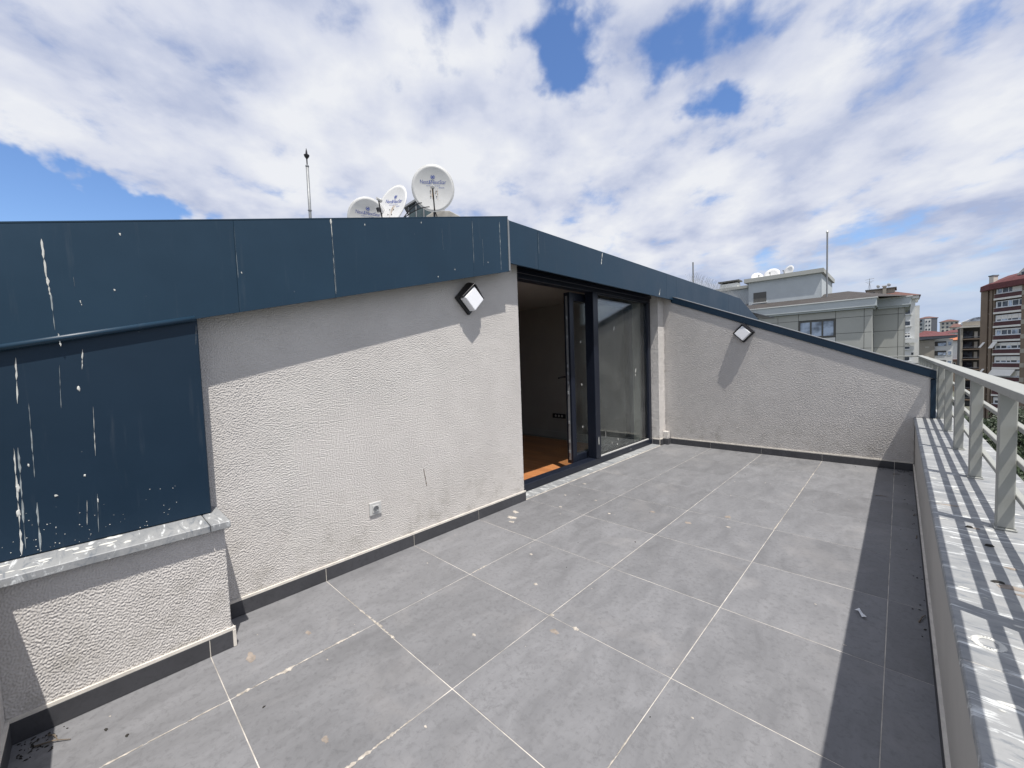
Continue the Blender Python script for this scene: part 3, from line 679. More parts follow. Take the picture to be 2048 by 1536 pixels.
g = Geo(); sd += 1; splat(g, (2.64, 2.02, .5524), X_, Y_, Z_, .014, .008, .006, sd, 9, .3); splat(g, (2.672, 1.84, .5524), X_, Y_, Z_, .016, .009, .006, sd+1, 9, .3); splat(g, (2.655, 1.52, .5526), X_, Y_, Z_, .02, .012, .004, sd+2, 9, .4)
g.out('dark_crumb', 'dark', pa)

ew = thing('end_wall', (1.4, -.66, -.2), 'low rendered end wall at the near left corner of the terrace', 'wall')
box('wall', .252, 2.55, -.75, -.565, -.2, .556, 'rough', ew)
box('coping_slab', .292, 2.544, -.77, -.545, .5565, .588, 'marble', ew, bevel=.003)
skirt(ew, [((.264, -.565), (.6, -.565)), ((.6, -.565), (1.2, -.565)), ((1.2, -.565), (1.807, -.565)), ((1.807, -.565), (2.54, -.565))], (0, 1))

# ------------------------------------------------------------------ railing
ra = thing('terrace_railing', (2.73, 5.4, .552), 'pale grey painted metal railing with flat posts and three thin bars', 'railing')
PY = [2.06+.853*k for k in range(-3, 12)]
pm = {}
for k, y in enumerate(PY):
    def put(name, fn):
        if name not in pm: o = fn(); pm[name] = o.data; return o
        o = bpy.data.objects.new(name, pm[name]); link(o, ra, (2.733, y, .552)); return o
    put('post', lambda: box('post', 2.711, 2.756, y, y+.045, .5605, 1.079, 'rail', ra, bevel=.003, origin=(2.733, y, .552)))
    put('base_plate', lambda: box('base_plate', 2.706, 2.763, y-.008, y+.053, .5525, .5600, 'rail', ra, bevel=.002, origin=(2.733, y, .552)))
yend = PY[-1]
for y in PY[3:6]:
    for (dx, dy) in ((-.021, -.003), (.024, -.003)):
        Geo().tube([(2.733+dx, y+dy, .560), (2.733+dx, y+dy, .5635)], .0035, 6).out('bolt', 'steel', ra)
for k in range(len(PY)-1):
    for z in (.932, .803, .672):
        box('rail_bar', 2.757, 2.777, PY[k]+.001, PY[k+1]-.001, z, z+.02, 'rail', ra, bevel=.002, origin=(2.767, PY[k], z))
Geo().box(2.695, 2.764, -1.2, yend+.05, 1.0795, 1.108).out('handrail', 'rail', ra, bevel=.004, seg=2)
Geo().box(-3.0, 2.6945, yend-.007, yend+.05, 1.0795, 1.108).out('handrail', 'rail', ra, bevel=.004)
for k in range(6):
    x = 1.9-k*.85; box('post', x, x+.045, yend, yend+.04, .5605, 1.079, 'rail', ra, bevel=.003)
for z in (.932, .803, .672): box('rail_bar', -3, 2.71, yend+.041, yend+.06, z, z+.02, 'rail', ra)
box('parapet_wall', -6, 2.555, 11.4, 11.75, -15, .53, 'smooth', label='rendered parapet closing the neighbouring terrace', cat='wall')

# ------------------------------------------------------------------ wall lamps
def lamp(c, n, right, label):
    c = Vector(c); n = Vector(n); rt = Vector(right); d1 = (Z_+rt).normalized(); d2 = (Z_-rt).normalized()
    t = thing('wall_lamp', c, label, 'wall lamp', 'square bulkhead lamps on the terrace walls')
    P = lambda a, b, h: c+d1*a+d2*b+n*h
    def slab(a0, a1, b0, b1, h0, h1): return [P(a0,b0,h0),P(a1,b0,h0),P(a1,b1,h0),P(a0,b1,h0)], n*(h1-h0)
    B = .0885; F = .071; H0 = .030; H1 = .105
    g = Geo(); g.prism(*slab(-B, B, -B, B, .001, H0)); g.out('base_plate', 'black', t, bevel=.006, seg=2)
    # hood: two tapering plates over the two upper sides
    g = Geo()
    g.prism([P(-B,B-.008,H0+.0005), P(B,B-.008,H0+.0005), P(F,F-.002,H1), P(-F-.004,F-.002,H1-.022)], d2*.009)
    g.prism([P(B-.008,-B,H0+.0005), P(B-.008,B-.009,H0+.0005), P(F-.002,F-.003,H1), P(F-.002,-F-.004,H1-.022)], d1*.009)
    g.out('hood', 'black', t, bevel=.0015)
    g = Geo(); g.prism(*slab(-.070, .060, -.070, .060, H0+.0005, .096)); g.out('diffuser', 'opal', t, bevel=.006, seg=2)
    return t
lamp((0, 1.772, 1.752), X_, Y_, 'black framed square wall lamp turned on its corner beside the door')
lamp((1.012, FY, 1.522), -Y_, X_, 'black framed square wall lamp turned on its corner on the sloping partition wall')

# ------------------------------------------------------------------ socket on the stucco wall
so_ = thing('outdoor_socket', (0, .928, .342), 'small square grey power socket low on the stucco wall', 'socket')
Geo().box(.0005, .012, .888, .968, .302, .382).out('plate', 'plastic', so_, bevel=.003, seg=2)
g = Geo(); g.box(.0122, .0165, .904, .952, .318, .366); g.out('cover', 'plastic', so_, bevel=.002)
g = Geo()
ring = []; K = 20
for q in range(K):
    t = 2*math.pi*q/K; ring.append((math.cos(t), math.sin(t)))
vv = [(.0172, .928+.019*a, .342+.019*b) for a, b in ring]+[(.0205, .928+.0175*a, .342+.0175*b) for a, b in ring]+[(.0168, .928+.0155*a, .342+.0155*b) for a, b in ring]
ff = [(q, (q+1) % K, K+(q+1) % K, K+q) for q in range(K)]+[(K+q, K+(q+1) % K, 2*K+(q+1) % K, 2*K+q) for q in range(K)]+[tuple(range(2*K, 3*K))]
mesh('socket_ring', vv, ff, 'steel', so_)
g = Geo()
for dy in (-.007, .007): g.tube([(.0169, .928+dy, .342), (.0185, .928+dy, .342)], .003, 8)
g.box(.0169, .019, .925, .931, .328, .331); g.box(.0169, .019, .925, .931, .353, .356)
g.out('contact', 'rubber', so_)

# ------------------------------------------------------------------ satellite dishes, mast and roof light behind the fascia
def text_mesh(body, size, shear=0.0):
    cu = bpy.data.curves.new('t', 'FONT'); cu.body = body; cu.size = size; cu.align_x = 'CENTER'; cu.shear = shear
    ob = bpy.data.objects.new('t', cu); me = ob.to_mesh()
    vs = [v.co.copy() for v in me.vertices]; fs = [tuple(p.vertices) for p in me.polygons]
    ob.to_mesh_clear(); bpy.data.objects.remove(ob); bpy.data.curves.remove(cu); return vs, fs
def dish(c, n, R, label, roll=0.0, group='satellite dishes on the penthouse roof', foot=3.4, arm_side=0.0, rust=True):
    c = Vector(c); n = Vector(n).normalized(); rr = Z_.cross(n).normalized(); uu = n.cross(rr)
    q = Matrix.Rotation(roll, 3, n); rr = q @ rr; uu = q @ uu
    D = .115*R
    P = lambda x, y, h: c+rr*x+uu*y+n*h
    par = lambda x, y: D*((x*x+y*y)/(R*R)-1)
    t = thing('satellite_dish', (c.x, c.y, foot), label, 'satellite dish', group)
    NR, NS = 9, 44; v = [P(0,0,par(0,0))]; f = []
    for i in range(1, NR+1):
        for k in range(NS):
            a = 2*math.pi*k/NS; x, y = R*i/NR*math.cos(a), 1.05*R*i/NR*math.sin(a); v.append(P(x, y, D*((i/NR)**2-1)))
    f += [(0, 1+k, 1+(k+1) % NS) for k in range(NS)]
    for i in range(NR-1):
        for k in range(NS): f.append((1+i*NS+k, 1+(i+1)*NS+k, 1+(i+1)*NS+(k+1) % NS, 1+i*NS+(k+1) % NS))
    o = mesh('reflector', v, f, 'dish', t, smooth=True)
    md = o.modifiers.new('thick', 'SOLIDIFY'); md.thickness = .006; md.offset = 0
    g = Geo(); pts = [P(R*math.cos(2*math.pi*k/NS), 1.05*R*math.sin(2*math.pi*k/NS), -.004) for k in range(NS+1)]
    g.tube(pts, .008, 6, False); g.out('rim', 'dish', t, smooth=True)
    # print
    g = Geo()
    vs, fs = text_mesh('Next&NextStar', .155*R*1.25, .12)
    g.add([P(p.x, p.y*1.25+.22*R, par(p.x, p.y*1.25+.22*R)+.006) for p in vs], fs)
    vs, fs = text_mesh('SATELLITE SYSTEMS', .05*R, 0)
    g.add([P(p.x*1.5, p.y+.12*R, par(p.x*1.5, p.y+.12*R)+.006) for p in vs], fs)
    vs, fs = text_mesh('DIGITAL', .075*R, 0)
    g.add([P(p.x+.40*R, p.y+.03*R, par(p.x+.40*R, p.y+.03*R)+.006) for p in vs], fs)
    K = 28; ri, ro = .082*R, .10*R; base = (0, .52*R)
    ring = [P(base[0]+r_*math.cos(2*math.pi*k/K), base[1]+r_*math.sin(2*math.pi*k/K), par(base[0], base[1])+.006) for r_ in (ri, ro) for k in range(K)]
    g.add(ring, [(k, (k+1) % K, K+(k+1) % K, K+k) for k in range(K)])
    for (x0, y0, x1, y1, w) in ((-.05, -.045, .05, .05, .022), (-.06, .03, .0, .0, .016), (.0, -.01, .055, -.04, .016)):
        a = Vector((x0*R, y0*R, 0)); b = Vector((x1*R, y1*R, 0)); s = (b-a).normalized().cross(Z_)*w*R
        g.add([P(base[0]+p.x, base[1]+p.y, par(*base)+.0065) for p in (a-s, b-s, b+s, a+s)], [(0,1,2,3)])
    g.out('printed_logo', 'ink', t)
    if rust:
        g = Geo(); r = random.Random(int(R*1000)+int(abs(c.x)*10))
        for k in range(9):
            x = r.gauss(0, .10)*R; y0 = r.uniform(-.05, .15)*R; y1 = y0-r.uniform(.25, .6)*R
            p0 = P(x, y0, par(x, y0)+.0045); 
            for m in range(5):
                ya = y0+(y1-y0)*m/5; yb = y0+(y1-y0)*(m+1)/5
                streak(g, P(x, ya, par(x, ya)+.004), P(x, yb, par(x, yb)+.004), n, .02*R*r.uniform(.5, 2), k*9+m, .001, 4)
        g.out('rust_streak', 'rust', t, kind='stuff')
    g = Geo()
    for (x, y) in ((-.14, -.10), (.14, -.10), (-.13, -.34), (.14, -.34)): Geo().tube([P(x*R, y*R, par(x*R, y*R)+.004), P(x*R, y*R, par(x*R, y*R)+.014)], .009, 8).out('bolt', 'rubber', t)
    g = Geo(); a = P(.02*R, -1.03*R, -.02); b = P(arm_side*R, -.1*R, .72*R)
    g.tube([P(.02*R, -.9*R, -.10), a, b], [.014, .013, .012], 8); g.out('feed_arm', 'black', t)
    g = Geo(); dv = (P(0, 0, par(0, 0))-b).normalized()
    g.tube([b-dv*.04, b+dv*.02, b+dv*.03, b+dv*.07], [.024, .026, .036, .036], 14)
    g.out('feed_head', 'plastic', t, smooth=False)
    g = Geo(); k0 = P(0, -.15*R, -D-.05); low = Vector((k0.x, k0.y, foot))
    g.tube([low, Vector((k0.x, k0.y, k0.z+.05))], .02, 8); g.tube([k0, P(0, -.15*R, -D)], .035, 8)
    g.tube([low+Vector((.25, .2, 0)), k0-Vector((0, 0, .3))], .011, 6); g.tube([low+Vector((-.2, .25, 0)), k0-Vector((0, 0, .3))], .011, 6)
    g.out('mount', 'black', t)
    return t
tocam = lambda p: (CAM-Vector(p)).normalized()
p = Vector((-4.01, 4.45, 4.60)); n = tocam(p); n = (n+Vector((.02, -.05, .22))).normalized()
dish(p, n, .395, 'tallest white satellite dish on the roof, facing forward, blue print', foot=3.3, arm_side=.0)
p = Vector((-4.60, 3.88, 4.29)); n = tocam(p); n = (Matrix.Rotation(R_(-50), 3, 'Z') @ n+Vector((0, 0, .62))).normalized()
dish(p, n, .42, 'middle white satellite dish seen obliquely with a rust streak', roll=R_(-14), foot=3.3, arm_side=.1)
p = Vector((-4.93, 3.58, 4.07)); n = tocam(p); n = (Matrix.Rotation(R_(14), 3, 'Z') @ n+Vector((0, 0, .1))).normalized()
dish(p, n, .37, 'lowest white satellite dish, half hidden behind the fascia, leftmost of three', foot=3.3, arm_side=.05)
for q, (x, y) in enumerate([(-4.70, 3.74)]):
    t = thing('roof_antenna_feed', (x, y, 3.3), 'small dark feed head on a thin bracket below the leftmost dish', 'antenna')
    g = Geo(); g.tube([(x, y, 3.3), (x, y, 4.16), (x-.02, y-.04, 4.2)], .012, 6); g.tube([(x-.02, y-.04, 4.18), (x-.03, y-.06, 4.25)], .035, 10); g.out('feed', 'black', t)
# curved cables / brackets between the dishes
t = thing('cable_bundle', (-4.3, 4.1, 3.4), 'dark curved cable bundle arching between the dishes', 'cable')
g = Geo()
for k in range(2):
    P0 = Vector((-4.42, 4.02, 4.05)); P1 = Vector((-4.15+.1*k, 4.28+.1*k, 4.33-.06*k)); pts = []
    for i in range(13):
        u = i/12; q = P0.lerp(P1, u); q.z = P0.z+(P1.z-P0.z)*math.sin(u*math.pi/2)-.02*k*u; pts.append(q)
    g.tube([Vector((-4.42, 4.02, 3.4))]+pts, .009, 6)
g.out('cables', 'black', t)
# concrete block and glazed roof light behind the tall dish
bk = thing('chimney_block', (-4.1, 4.75, 3.0), 'weathered concrete block with a sloping top under the tallest dish', 'chimney')
Geo().prism([(-4.42, 4.55, 3.0), (-3.95, 5.05, 3.0), (-3.95, 5.05, 4.20), (-4.10, 4.89, 4.32), (-4.30, 4.68, 4.32), (-4.42, 4.55, 4.22)], (-.3, .3, 0)).out('block', 'concrete', bk, bevel=.01)
sk = thing('roof_light', (-5.3, 5.2, 3.2), 'glazed grey roof light with slanting top behind the tallest dish', 'roof light')
e1 = Vector((.69, .72, 0)); e2 = Vector((-.72, .69, 0)); o0 = Vector((-5.16, 4.62, 3.2))
S = lambda a, b, z: o0+e1*a+e2*b+Z_*z
Geo().prism([S(0,.03,0), S(.66,.03,0), S(.66,.03,1.68), S(.45,.03,1.68), S(0,.03,1.42)], e2*.6).out('body', simple('roof_light_glass', (.06, .09, .10), .12, var=.3), sk)
for a in (0, .16, .32, .48, .62): Geo().prism([S(a,0,0), S(a+.022,0,0), S(a+.022,0,1.42+min(.26, a*.57)), S(a,0,1.42+min(.26, a*.57))], e2*.029).out('mullion', 'steel', sk)
Geo().prism([S(-.08,-.04,1.39), S(.46,-.04,1.70), S(.74,-.04,1.70), S(.74,-.04,1.74), S(.45,-.04,1.74), S(-.08,-.04,1.43)], e2*.75).out('roof_cap', 'steel', sk)
Geo().prism([S(.63,-.005,0), S(.72,-.005,0), S(.72,-.005,1.695), S(.63,-.005,1.695)], e2*.6).out('corner_post', 'plastic', sk)
# lightning mast
mt = thing('lightning_mast', (-5.72, 2.8, 3.3), 'slim grey lightning rod mast with a finial left of the dishes', 'mast')
g = Geo(); bx, by = -5.715, 2.815
g.tube([(bx, by, 3.2), (bx, by, 5.08)], .026, 12); g.out('pole', 'steel', mt, smooth=True)
g = Geo(); g.tube([(bx, by, 5.08), (bx, by, 5.10), (bx, by, 5.115)], [.032, .032, .014], 12); g.tube([(bx, by, 4.26), (bx, by, 4.275)], .036, 10); g.out('collar', 'steel', mt)
g = Geo(); g.tube([(bx, by, 5.1), (bx, by, 5.22), (bx, by, 5.27), (bx, by, 5.295), (bx, by, 5.31), (bx, by, 5.35), (bx, by, 5.42)], [.010, .012, .045, .05, .02, .016, .003], 12); g.out('finial', 'black', mt)

# ------------------------------------------------------------------ buildings beyond
GL = far_glass('far_window_glass', (.05, .06, .075)); GLC = far_glass('curtained_glass', (.30, .36, .45))
MB = dict(clad=simple('grey_cladding', (.39, .397, .372), .7, var=.06, scale=.8), clad2=simple('blue_grey_render', (.47, .51, .53), .85, var=.06, scale=1.2), joint=simple('dark_joint', (.10, .10, .095), .8),
    dkroof=roof_tiles('dark_shingle', (.050, .044, .042)), white=simple('white_render', (.62, .63, .62), .85, var=.07, scale=.4), cream=simple('cream_render', (.52, .50, .45), .85, var=.08, scale=.3), beige=simple('beige_render', (.33, .305, .26), .85, var=.1, scale=.4),
    red=roof_tiles('red_roof_tiles', (.115, .036, .038)), brown=roof_tiles('rust_roof_tiles', (.13, .065, .055)), orange=roof_tiles('orange_roof_tiles', (.42, .15, .075)), brick=simple('dark_red_cladding', (.075, .028, .032), .7, var=.2, scale=1.0),
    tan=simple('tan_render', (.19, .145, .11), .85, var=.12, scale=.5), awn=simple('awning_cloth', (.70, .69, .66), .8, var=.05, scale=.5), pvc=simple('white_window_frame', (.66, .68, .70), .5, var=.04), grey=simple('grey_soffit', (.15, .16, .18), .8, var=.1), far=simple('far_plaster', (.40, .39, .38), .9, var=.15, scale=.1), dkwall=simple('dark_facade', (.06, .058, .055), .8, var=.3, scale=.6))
def mb(k): return MB[k]
def window(parent, x0, x1, z0, z1, Y, n=2, frame='pvc', glass=None, fw_=.07, d=.06):
    w = Geo()
    w.box(x0, x1, Y-d, Y-.005, z1-fw_, z1); w.box(x0, x1, Y-d, Y-.005, z0, z0+fw_)
    for k in range(n+1):
        xx = x0+(x1-x0-fw_)*k/n; w.box(xx, xx+fw_, Y-d+.002, Y-.006, z0+fw_+.001, z1-fw_-.001)
    fr = w.out('window', mb(frame), parent, origin=(x0, Y, z0))
    Geo().box(x0+.01, x1-.01, Y-d*.5, Y-.0055, z0+.01, z1-.01).out('pane', glass or GL, fr)
    return fr

# ---- grey clad apartment block right behind the partition
cb = thing('apartment_block', (-3, 38, -15), 'grey panel clad apartment block with a roof penthouse behind the partition wall', 'building')
YB = 38.0
box('core', -14, .97, YB+.08, YB+14, -15, 4.2, mb('joint'), cb)
box('core', .97, 2.62, YB+2.08, YB+14.01, -15, 4.2, mb('joint'), cb)
vx = [-6.0, -4.65, -3.29, -1.03, .56, .98]; hz = [4.19, 3.66, 2.53, 1.40, .27, -.86, -2, -4.2, -6.5, -9, -12, -15]
for i in range(5):
    for j in range(len(hz)-1):
        if i == 2 and j in (1, 2): continue
        box('cladding_panel', vx[i]+.013, vx[i+1]-.013, YB, YB+.079, hz[j+1]+.013, hz[j]-.013, mb('clad'), cb)
box('cladding_panel', -1.03-2.26+.02, -1.05, YB, YB+.079, 1.42, 1.95, mb('white'), cb); box('cladding_panel', -3.27, -1.05, YB, YB+.079, 1.96, 2.28, mb('white'), cb)
vx2 = [.985, 2.30, 2.62]
for i in range(2):
    for j in range(len(hz)-1): box('cladding_panel', vx2[i]+.013, vx2[i+1]-.013, YB+2, YB+2.079, (hz[j+1]-1.25)*1.05+1.263, (hz[j]-1.25)*1.05+1.237, mb('clad'), cb)
box('cladding_panel', .965, .982, YB+.01, YB+1.99, -15, 4.19, mb('clad'), cb)
for j in range(len(hz)-1): box('side_panel', 2.6205, 2.66, YB+2.02, YB+5.5, (hz[j+1]-1.25)*1.05+1.263, (hz[j]-1.25)*1.05+1.237, mb('clad'), cb); 
box('side_window', 2.6605, 2.68, YB+2.6, YB+4.6, .6, 3.7, GL, cb)
box('blue_wall', -14, -6.02, YB+.6, YB+.7, -15, 4.2, mb('clad2'), cb)
w = window(cb, -3.27, -1.05, 2.33, 3.62, YB+.03, 3, 'joint', GLC, .10)
# cornice and roof
Geo().box(-14, 1.22, YB-.35, YB+1.9, 4.32, 4.86).out('cornice', mb('clad2'), cb); Geo().box(-14, 1.1, YB-.22, YB+1.9, 4.2, 4.319).out('cornice_lip', mb('clad2'), cb)
Geo().box(-14, 1.28, YB-.42, YB+1.8, 4.861, 4.93).out('gutter', mb('white'), cb)
Geo().box(1.2205, 2.95, YB+1.65, YB+8, 4.34, 4.88).out('cornice', mb('clad2'), cb); Geo().box(1.2205, 2.84, YB+1.78, YB+8, 4.21, 4.339).out('cornice_lip', mb('clad2'), cb); Geo().box(1.281, 3.02, YB+1.58, YB+8, 4.881, 4.95).out('gutter', mb('white'), cb)
mesh('roof', [(-14, YB-.3, 4.94), (1.2, YB-.3, 4.94), (2.9, YB+1.8, 4.96), (2.9, YB+14, 4.96), (-14, YB+14, 4.96), (-.6, YB+3.6, 5.95), (-.6, YB+10, 5.95), (-14, YB+5, 5.95), (-14, YB+10, 5.95)],
     [(0, 1, 5, 7), (1, 2, 5), (2, 3, 6, 5), (3, 4, 8, 6), (5, 6, 8, 7)], mb('dkroof'), cb)
pn = box('penthouse', -7.2, -2.11, YB+2, YB+9, 5.0, 7.45, mb('clad2'), cb)
box('penthouse_cap', -7.5, -1.95, YB+1.75, YB+9.2, 7.451, 7.78, mb('clad'), pn)
box('vent_opening', -6.82, -5.86, YB+1.97, YB+2.03, 5.68, 6.52, mb('joint'), pn); box('vent_sill', -6.88, -5.8, YB+1.9, YB+2.03, 5.60, 5.67, mb('white'), pn)
p2 = box('side_penthouse', -11.5, -7.21, YB+3.6, YB+9, 5.0, 7.25, mb('clad2'), cb); box('penthouse_cap', -11.7, -7.51, YB+3.4, YB+9.1, 7.251, 7.5, mb('clad'), p2)
ch = box('chimney', -10.1, -8.6, YB+4, YB+5, 7.501, 7.95, mb('white'), cb); box('chimney_cap', -10.25, -8.45, YB+3.9, YB+5.1, 8.1, 8.22, mb('joint'), ch)
for xx in (-10.0, -9.35, -8.75): box('chimney_leg', xx, xx+.12, YB+4.1, YB+4.9, 7.951, 8.099, mb('joint'), ch)
def far_dish(c, R, label, n=(-.05, -.9, .35)):
    c = Vector(c); n = Vector(n).normalized(); rr = Z_.cross(n).normalized(); uu = n.cross(rr)
    t = thing('satellite_dish', (c.x, c.y, c.z-R*1.3), label, 'satellite dish', 'far satellite dishes')
    v = [c-n*.15*R]; f = []
    for i in (1, 2, 3):
        for k in range(20): a = 2*math.pi*k/20; v.append(c+(rr*math.cos(a)+uu*math.sin(a))*R*i/3+n*.15*R*((i/3)**2-1))
    f = [(0, 1+k, 1+(k+1) % 20) for k in range(20)]+[(1+i*20+k, 21+i*20+k, 21+i*20+(k+1) % 20, 1+i*20+(k+1) % 20) for i in range(2) for k in range(20)]
    o = mesh('reflector', v, f, 'dish', t, smooth=True); o.modifiers.new('thick', 'SOLIDIFY').thickness = .02
    g = Geo(); g.tube([c-n*.2*R-Z_*R*1.3, c-n*.2*R], .03, 6); g.tube([c-uu*R, c+n*R*.9-uu*.2*R], .018, 5); g.tube([c+n*R*.9-uu*.25*R, c+n*R*.95-uu*.1*R], .06, 6); g.out('mount', 'steel', t)
far_dish((-6.75, YB+3, 7.95), .50, 'leftmost of three small dishes on the grey penthouse roof', (.4, -.8, .35))
far_dish((-5.65, YB+3, 8.0), .62, 'middle and largest of three dishes on the grey penthouse roof')
far_dish((-4.45, YB+3, 8.1), .52, 'rightmost of three small dishes on the grey penthouse roof', (-.6, -.75, .3))
fpz = thing('flag_pole', (-1.75, YB+1.9, 5.2), 'tall thin grey pole rising in front of the grey penthouse', 'pole')
g = Geo(); g.tube([(-1.75, YB+1.9, 5.2), (-1.75, YB+1.9, 10.35)], .055, 8); g.out('shaft', 'steel', fpz)
g = Geo(); g.tube([(-1.75, YB+1.9, 10.35), (-1.75, YB+1.9, 10.5), (-1.75, YB+1.9, 10.6)], [.06, .09, .02], 8); g.out('finial', 'plastic', fpz)
fp2 = thing('flag_pole', (-6.9, 26, 3), 'shorter thin pole standing just above the far end of the fascia', 'pole')
g = Geo(); g.tube([(-6.9, 26, 2.0), (-6.9, 26, 7.05)], .045, 8); g.out('shaft', 'steel', fp2)

# ---- white block with rust roof behind it
wb = thing('apartment_block', (1, 141, -15), 'tall off-white apartment block with a rust tiled roof behind the grey block', 'building')
box('wall', -9, 4.95, 140, 152, -15, 13.4, mb('white'), wb); box('wall', 4.951, 5.8, 143, 151, -15, 11.9, mb('white'), wb)
box('cornice', -9.6, 5.6, 139.2, 152.6, 13.401, 14.1, mb('white'), wb); box('cornice', -9.2, 5.25, 139.6, 152.3, 13.0, 13.399, mb('white'), wb) if False else None
mesh('roof', [(-10, 138.9, 14.12), (5.9, 138.9, 14.12), (5.9, 153, 14.12), (-10, 153, 14.12), (-2.6, 143.5, 16.3), (.2, 143.5, 16.3), (.2, 149, 16.3), (-2.6, 149, 16.3)], [(0,1,5,4),(1,2,6,5),(2,3,7,6),(3,0,4,7),(4,5,6,7)], mb('brown'), wb)
tb = box('roof_block', -4.1, 1.25, 142, 148, 14.2, 16.7, mb('beige'), wb); box('block_cap', -4.4, 1.6, 141.6, 148.4, 16.701, 16.95, mb('joint'), tb)
box('vent', -3.5, -2.5, 141.93, 141.99, 15.7, 16.2, mb('joint'), tb)
box('chimney', -1.0, -.3, 141.2, 141.9, 14.8, 17.3, mb('beige'), wb); box('chimney_cap', -1.15, -.15, 141.1, 142.0, 17.301, 17.5, mb('cream'), wb)
for k in range(9):
    z = 9.7-2.86*k
    window(wb, 3.1, 4.2, z, z+1.25, 140, 1 if k != 2 else 2, 'pvc', None, .12, .1)
    box('window_sill', 3.0, 4.4, 139.75, 139.999, z-.2, z-.01, mb('white'), wb); window(wb, .2, 1.6, z, z+1.25, 140, 2, 'pvc', None, .12, .1)
box('balcony', 2.9, 5.5, 138.9, 139.74, 2.7, 3.6, mb('white'), wb); box('blind', 3.15, 4.15, 139.82, 139.89, 1.75, 2.4, mb('awn'), wb); box('window_box', 3.2, 4.1, 139.82, 139.89, 4.55, 4.95, mb('awn'), wb)
window(wb, 4.4, 4.8, -.3, .3, 140, 1, 'joint', None, .08, .1)
an = thing('roof_antenna', (-3.6, 141, 16.9), 'thin lattice television antenna above the rust roof', 'antenna')
g = Geo(); g.tube([(-3.6, 143, 16.9), (-3.6, 143, 20.0)], .05, 5)
for (z, l) in ((19.8, .9), (19.2, .8), (18.9, .5)): g.tube([(-3.6-l, 143, z-.1), (-3.6+l, 143, z+.1)], .04, 5)
for dx in (-.35, .35): g.tube([(-3.6+dx, 143, 16.95), (-3.6, 143, 19)], .03, 4)
g.out('elements', 'steel', an)
far_dish((-1.9, 142.5, 17.6), .42, 'dark small dish left of the chimney on the rust roof', (.5, .7, .4)); far_dish((.15, 142.5, 17.75), .42, 'dark small dish right of the chimney on the rust roof', (.5, .7, .4))

# ---- beige and white block with wine red roof
mi = thing('apartment_block', (10, 187, -15), 'lower beige and white block with a wine red hipped roof', 'building')
box('wall', 5.8, 14.3, 187, 199, -15, 3.9, mb('white'), mi); box('stair_tower', 6.9, 10.3, 186.4, 186.999, -15, 3.7, mb('beige'), mi); box('side_wall', 5.4, 5.799, 187.4, 197, -15, 3.5, mb('beige'), mi)
mesh('eave', [(4.9, 184.9, 3.9), (15.2, 186.5, 4.3), (15.2, 200, 4.3), (4.9, 200, 3.9), (4.9, 184.9, 4.9), (15.2, 186.5, 5.0), (15.2, 200, 5.0), (4.9, 200, 4.9)], [(0,1,2,3),(0,1,5,4),(1,2,6,5),(2,3,7,6),(3,0,4,7),(4,5,6,7)], mb('grey'), mi)
mesh('roof', [(4.7, 184.7, 4.92), (15.4, 186.3, 5.02), (15.4, 200.2, 5.02), (4.7, 200.2, 4.92), (8.2, 191, 7.0), (11, 193, 6.6)], [(0,1,5,4),(1,2,5),(2,3,4,5),(3,0,4)], mb('red'), mi)
for k in range(5):
    z = 1.9-3.0*k
    box('balcony_recess', 10.4, 12.9, 186.93, 186.99, z-.15, z+1.35, mb('dkwall'), mi); box('balcony_glass', 11.1, 12.8, 186.88, 186.925, z-.1, z+.85, GLC, mi)
    window(mi, 13.2, 14.1, z-.1, z+1.2, 187, 1, 'pvc', GLC, .1, .1)
    window(mi, 5.5, 6.5, z, z+1.2, 187, 1, 'joint', None, .1, .1)
    box('stair_window', 8.2, 9.1, 186.33, 186.395, z-.5, z-.2, mb('cream'), mi)
ob = thing('low_house', (17.5, 223, -15), 'white house with a bright orange tiled roof', 'house')
box('wall', 15.6, 20.5, 222, 230, -15, 3.9, mb('white'), ob); mesh('roof', [(15.0, 221, 3.9), (21, 221, 3.9), (21, 231, 3.9), (15, 231, 3.9), (18.5, 226, 6.2), (20, 226, 6.2)], [(0,1,5,4),(1,2,5),(2,3,4,5),(3,0,4)], mb('orange'), ob); box('eave', 15.0, 21, 221, 231, 3.7, 3.89, mb('brown'), ob)
box('annexe', 16.2, 18.4, 219, 221.5, -15, -3.6, mb('tan'), ob); box('annexe_roof', 16.0, 18.6, 218.6, 221.6, -3.599, -3.2, mb('brown'), ob)
for k in range(2): window(ob, 16.5+k*1.0, 17.1+k*1.0, -6.2, -4.3, 219, 1, 'cream', None, .1, .1)
# dark block with deep balconies
db = thing('apartment_block', (16, 165, -15), 'dark block of deep shaded balconies beside the red-brown tower', 'building')
box('wall', 14.5, 20, 166.5, 176, -15, 6.4, mb('dkwall'), db); box('side_wall', 14.3, 14.7, 164.6, 166.499, -15, 6.4, mb('beige'), db); box('roof_slab', 14.2, 20, 164.3, 176, 6.401, 6.8, mb('cream'), db)
mesh('attic_glass', [(14.6, 165, 6.81), (20, 165, 6.81), (20, 172, 9.6), (14.6, 170, 8.0), (17, 170, 9.2)], [(0,1,2,4),(0,4,3)], GL, db)
box('attic_wall', 14.6, 19.9, 165.2, 165.4, 6.805, 8.0, mb('beige'), db)
for k in range(8):
    z = 3.4-2.75*k
    box('balcony_slab', 14.701, 20, 164.5, 166.49, z-.25, z, mb('tan'), db); box('balcony_rail', 14.75, 20, 164.5, 164.56, z+.4, z+.5, mb('grey'), db)
    box('balcony_door', 16.9, 17.5, 166.35, 166.49, z+.2, z+1.9, mb('cream'), db); box('balcony_glass', 14.9, 16.6, 166.38, 166.49, z+.1, z+2.1, GL, db)
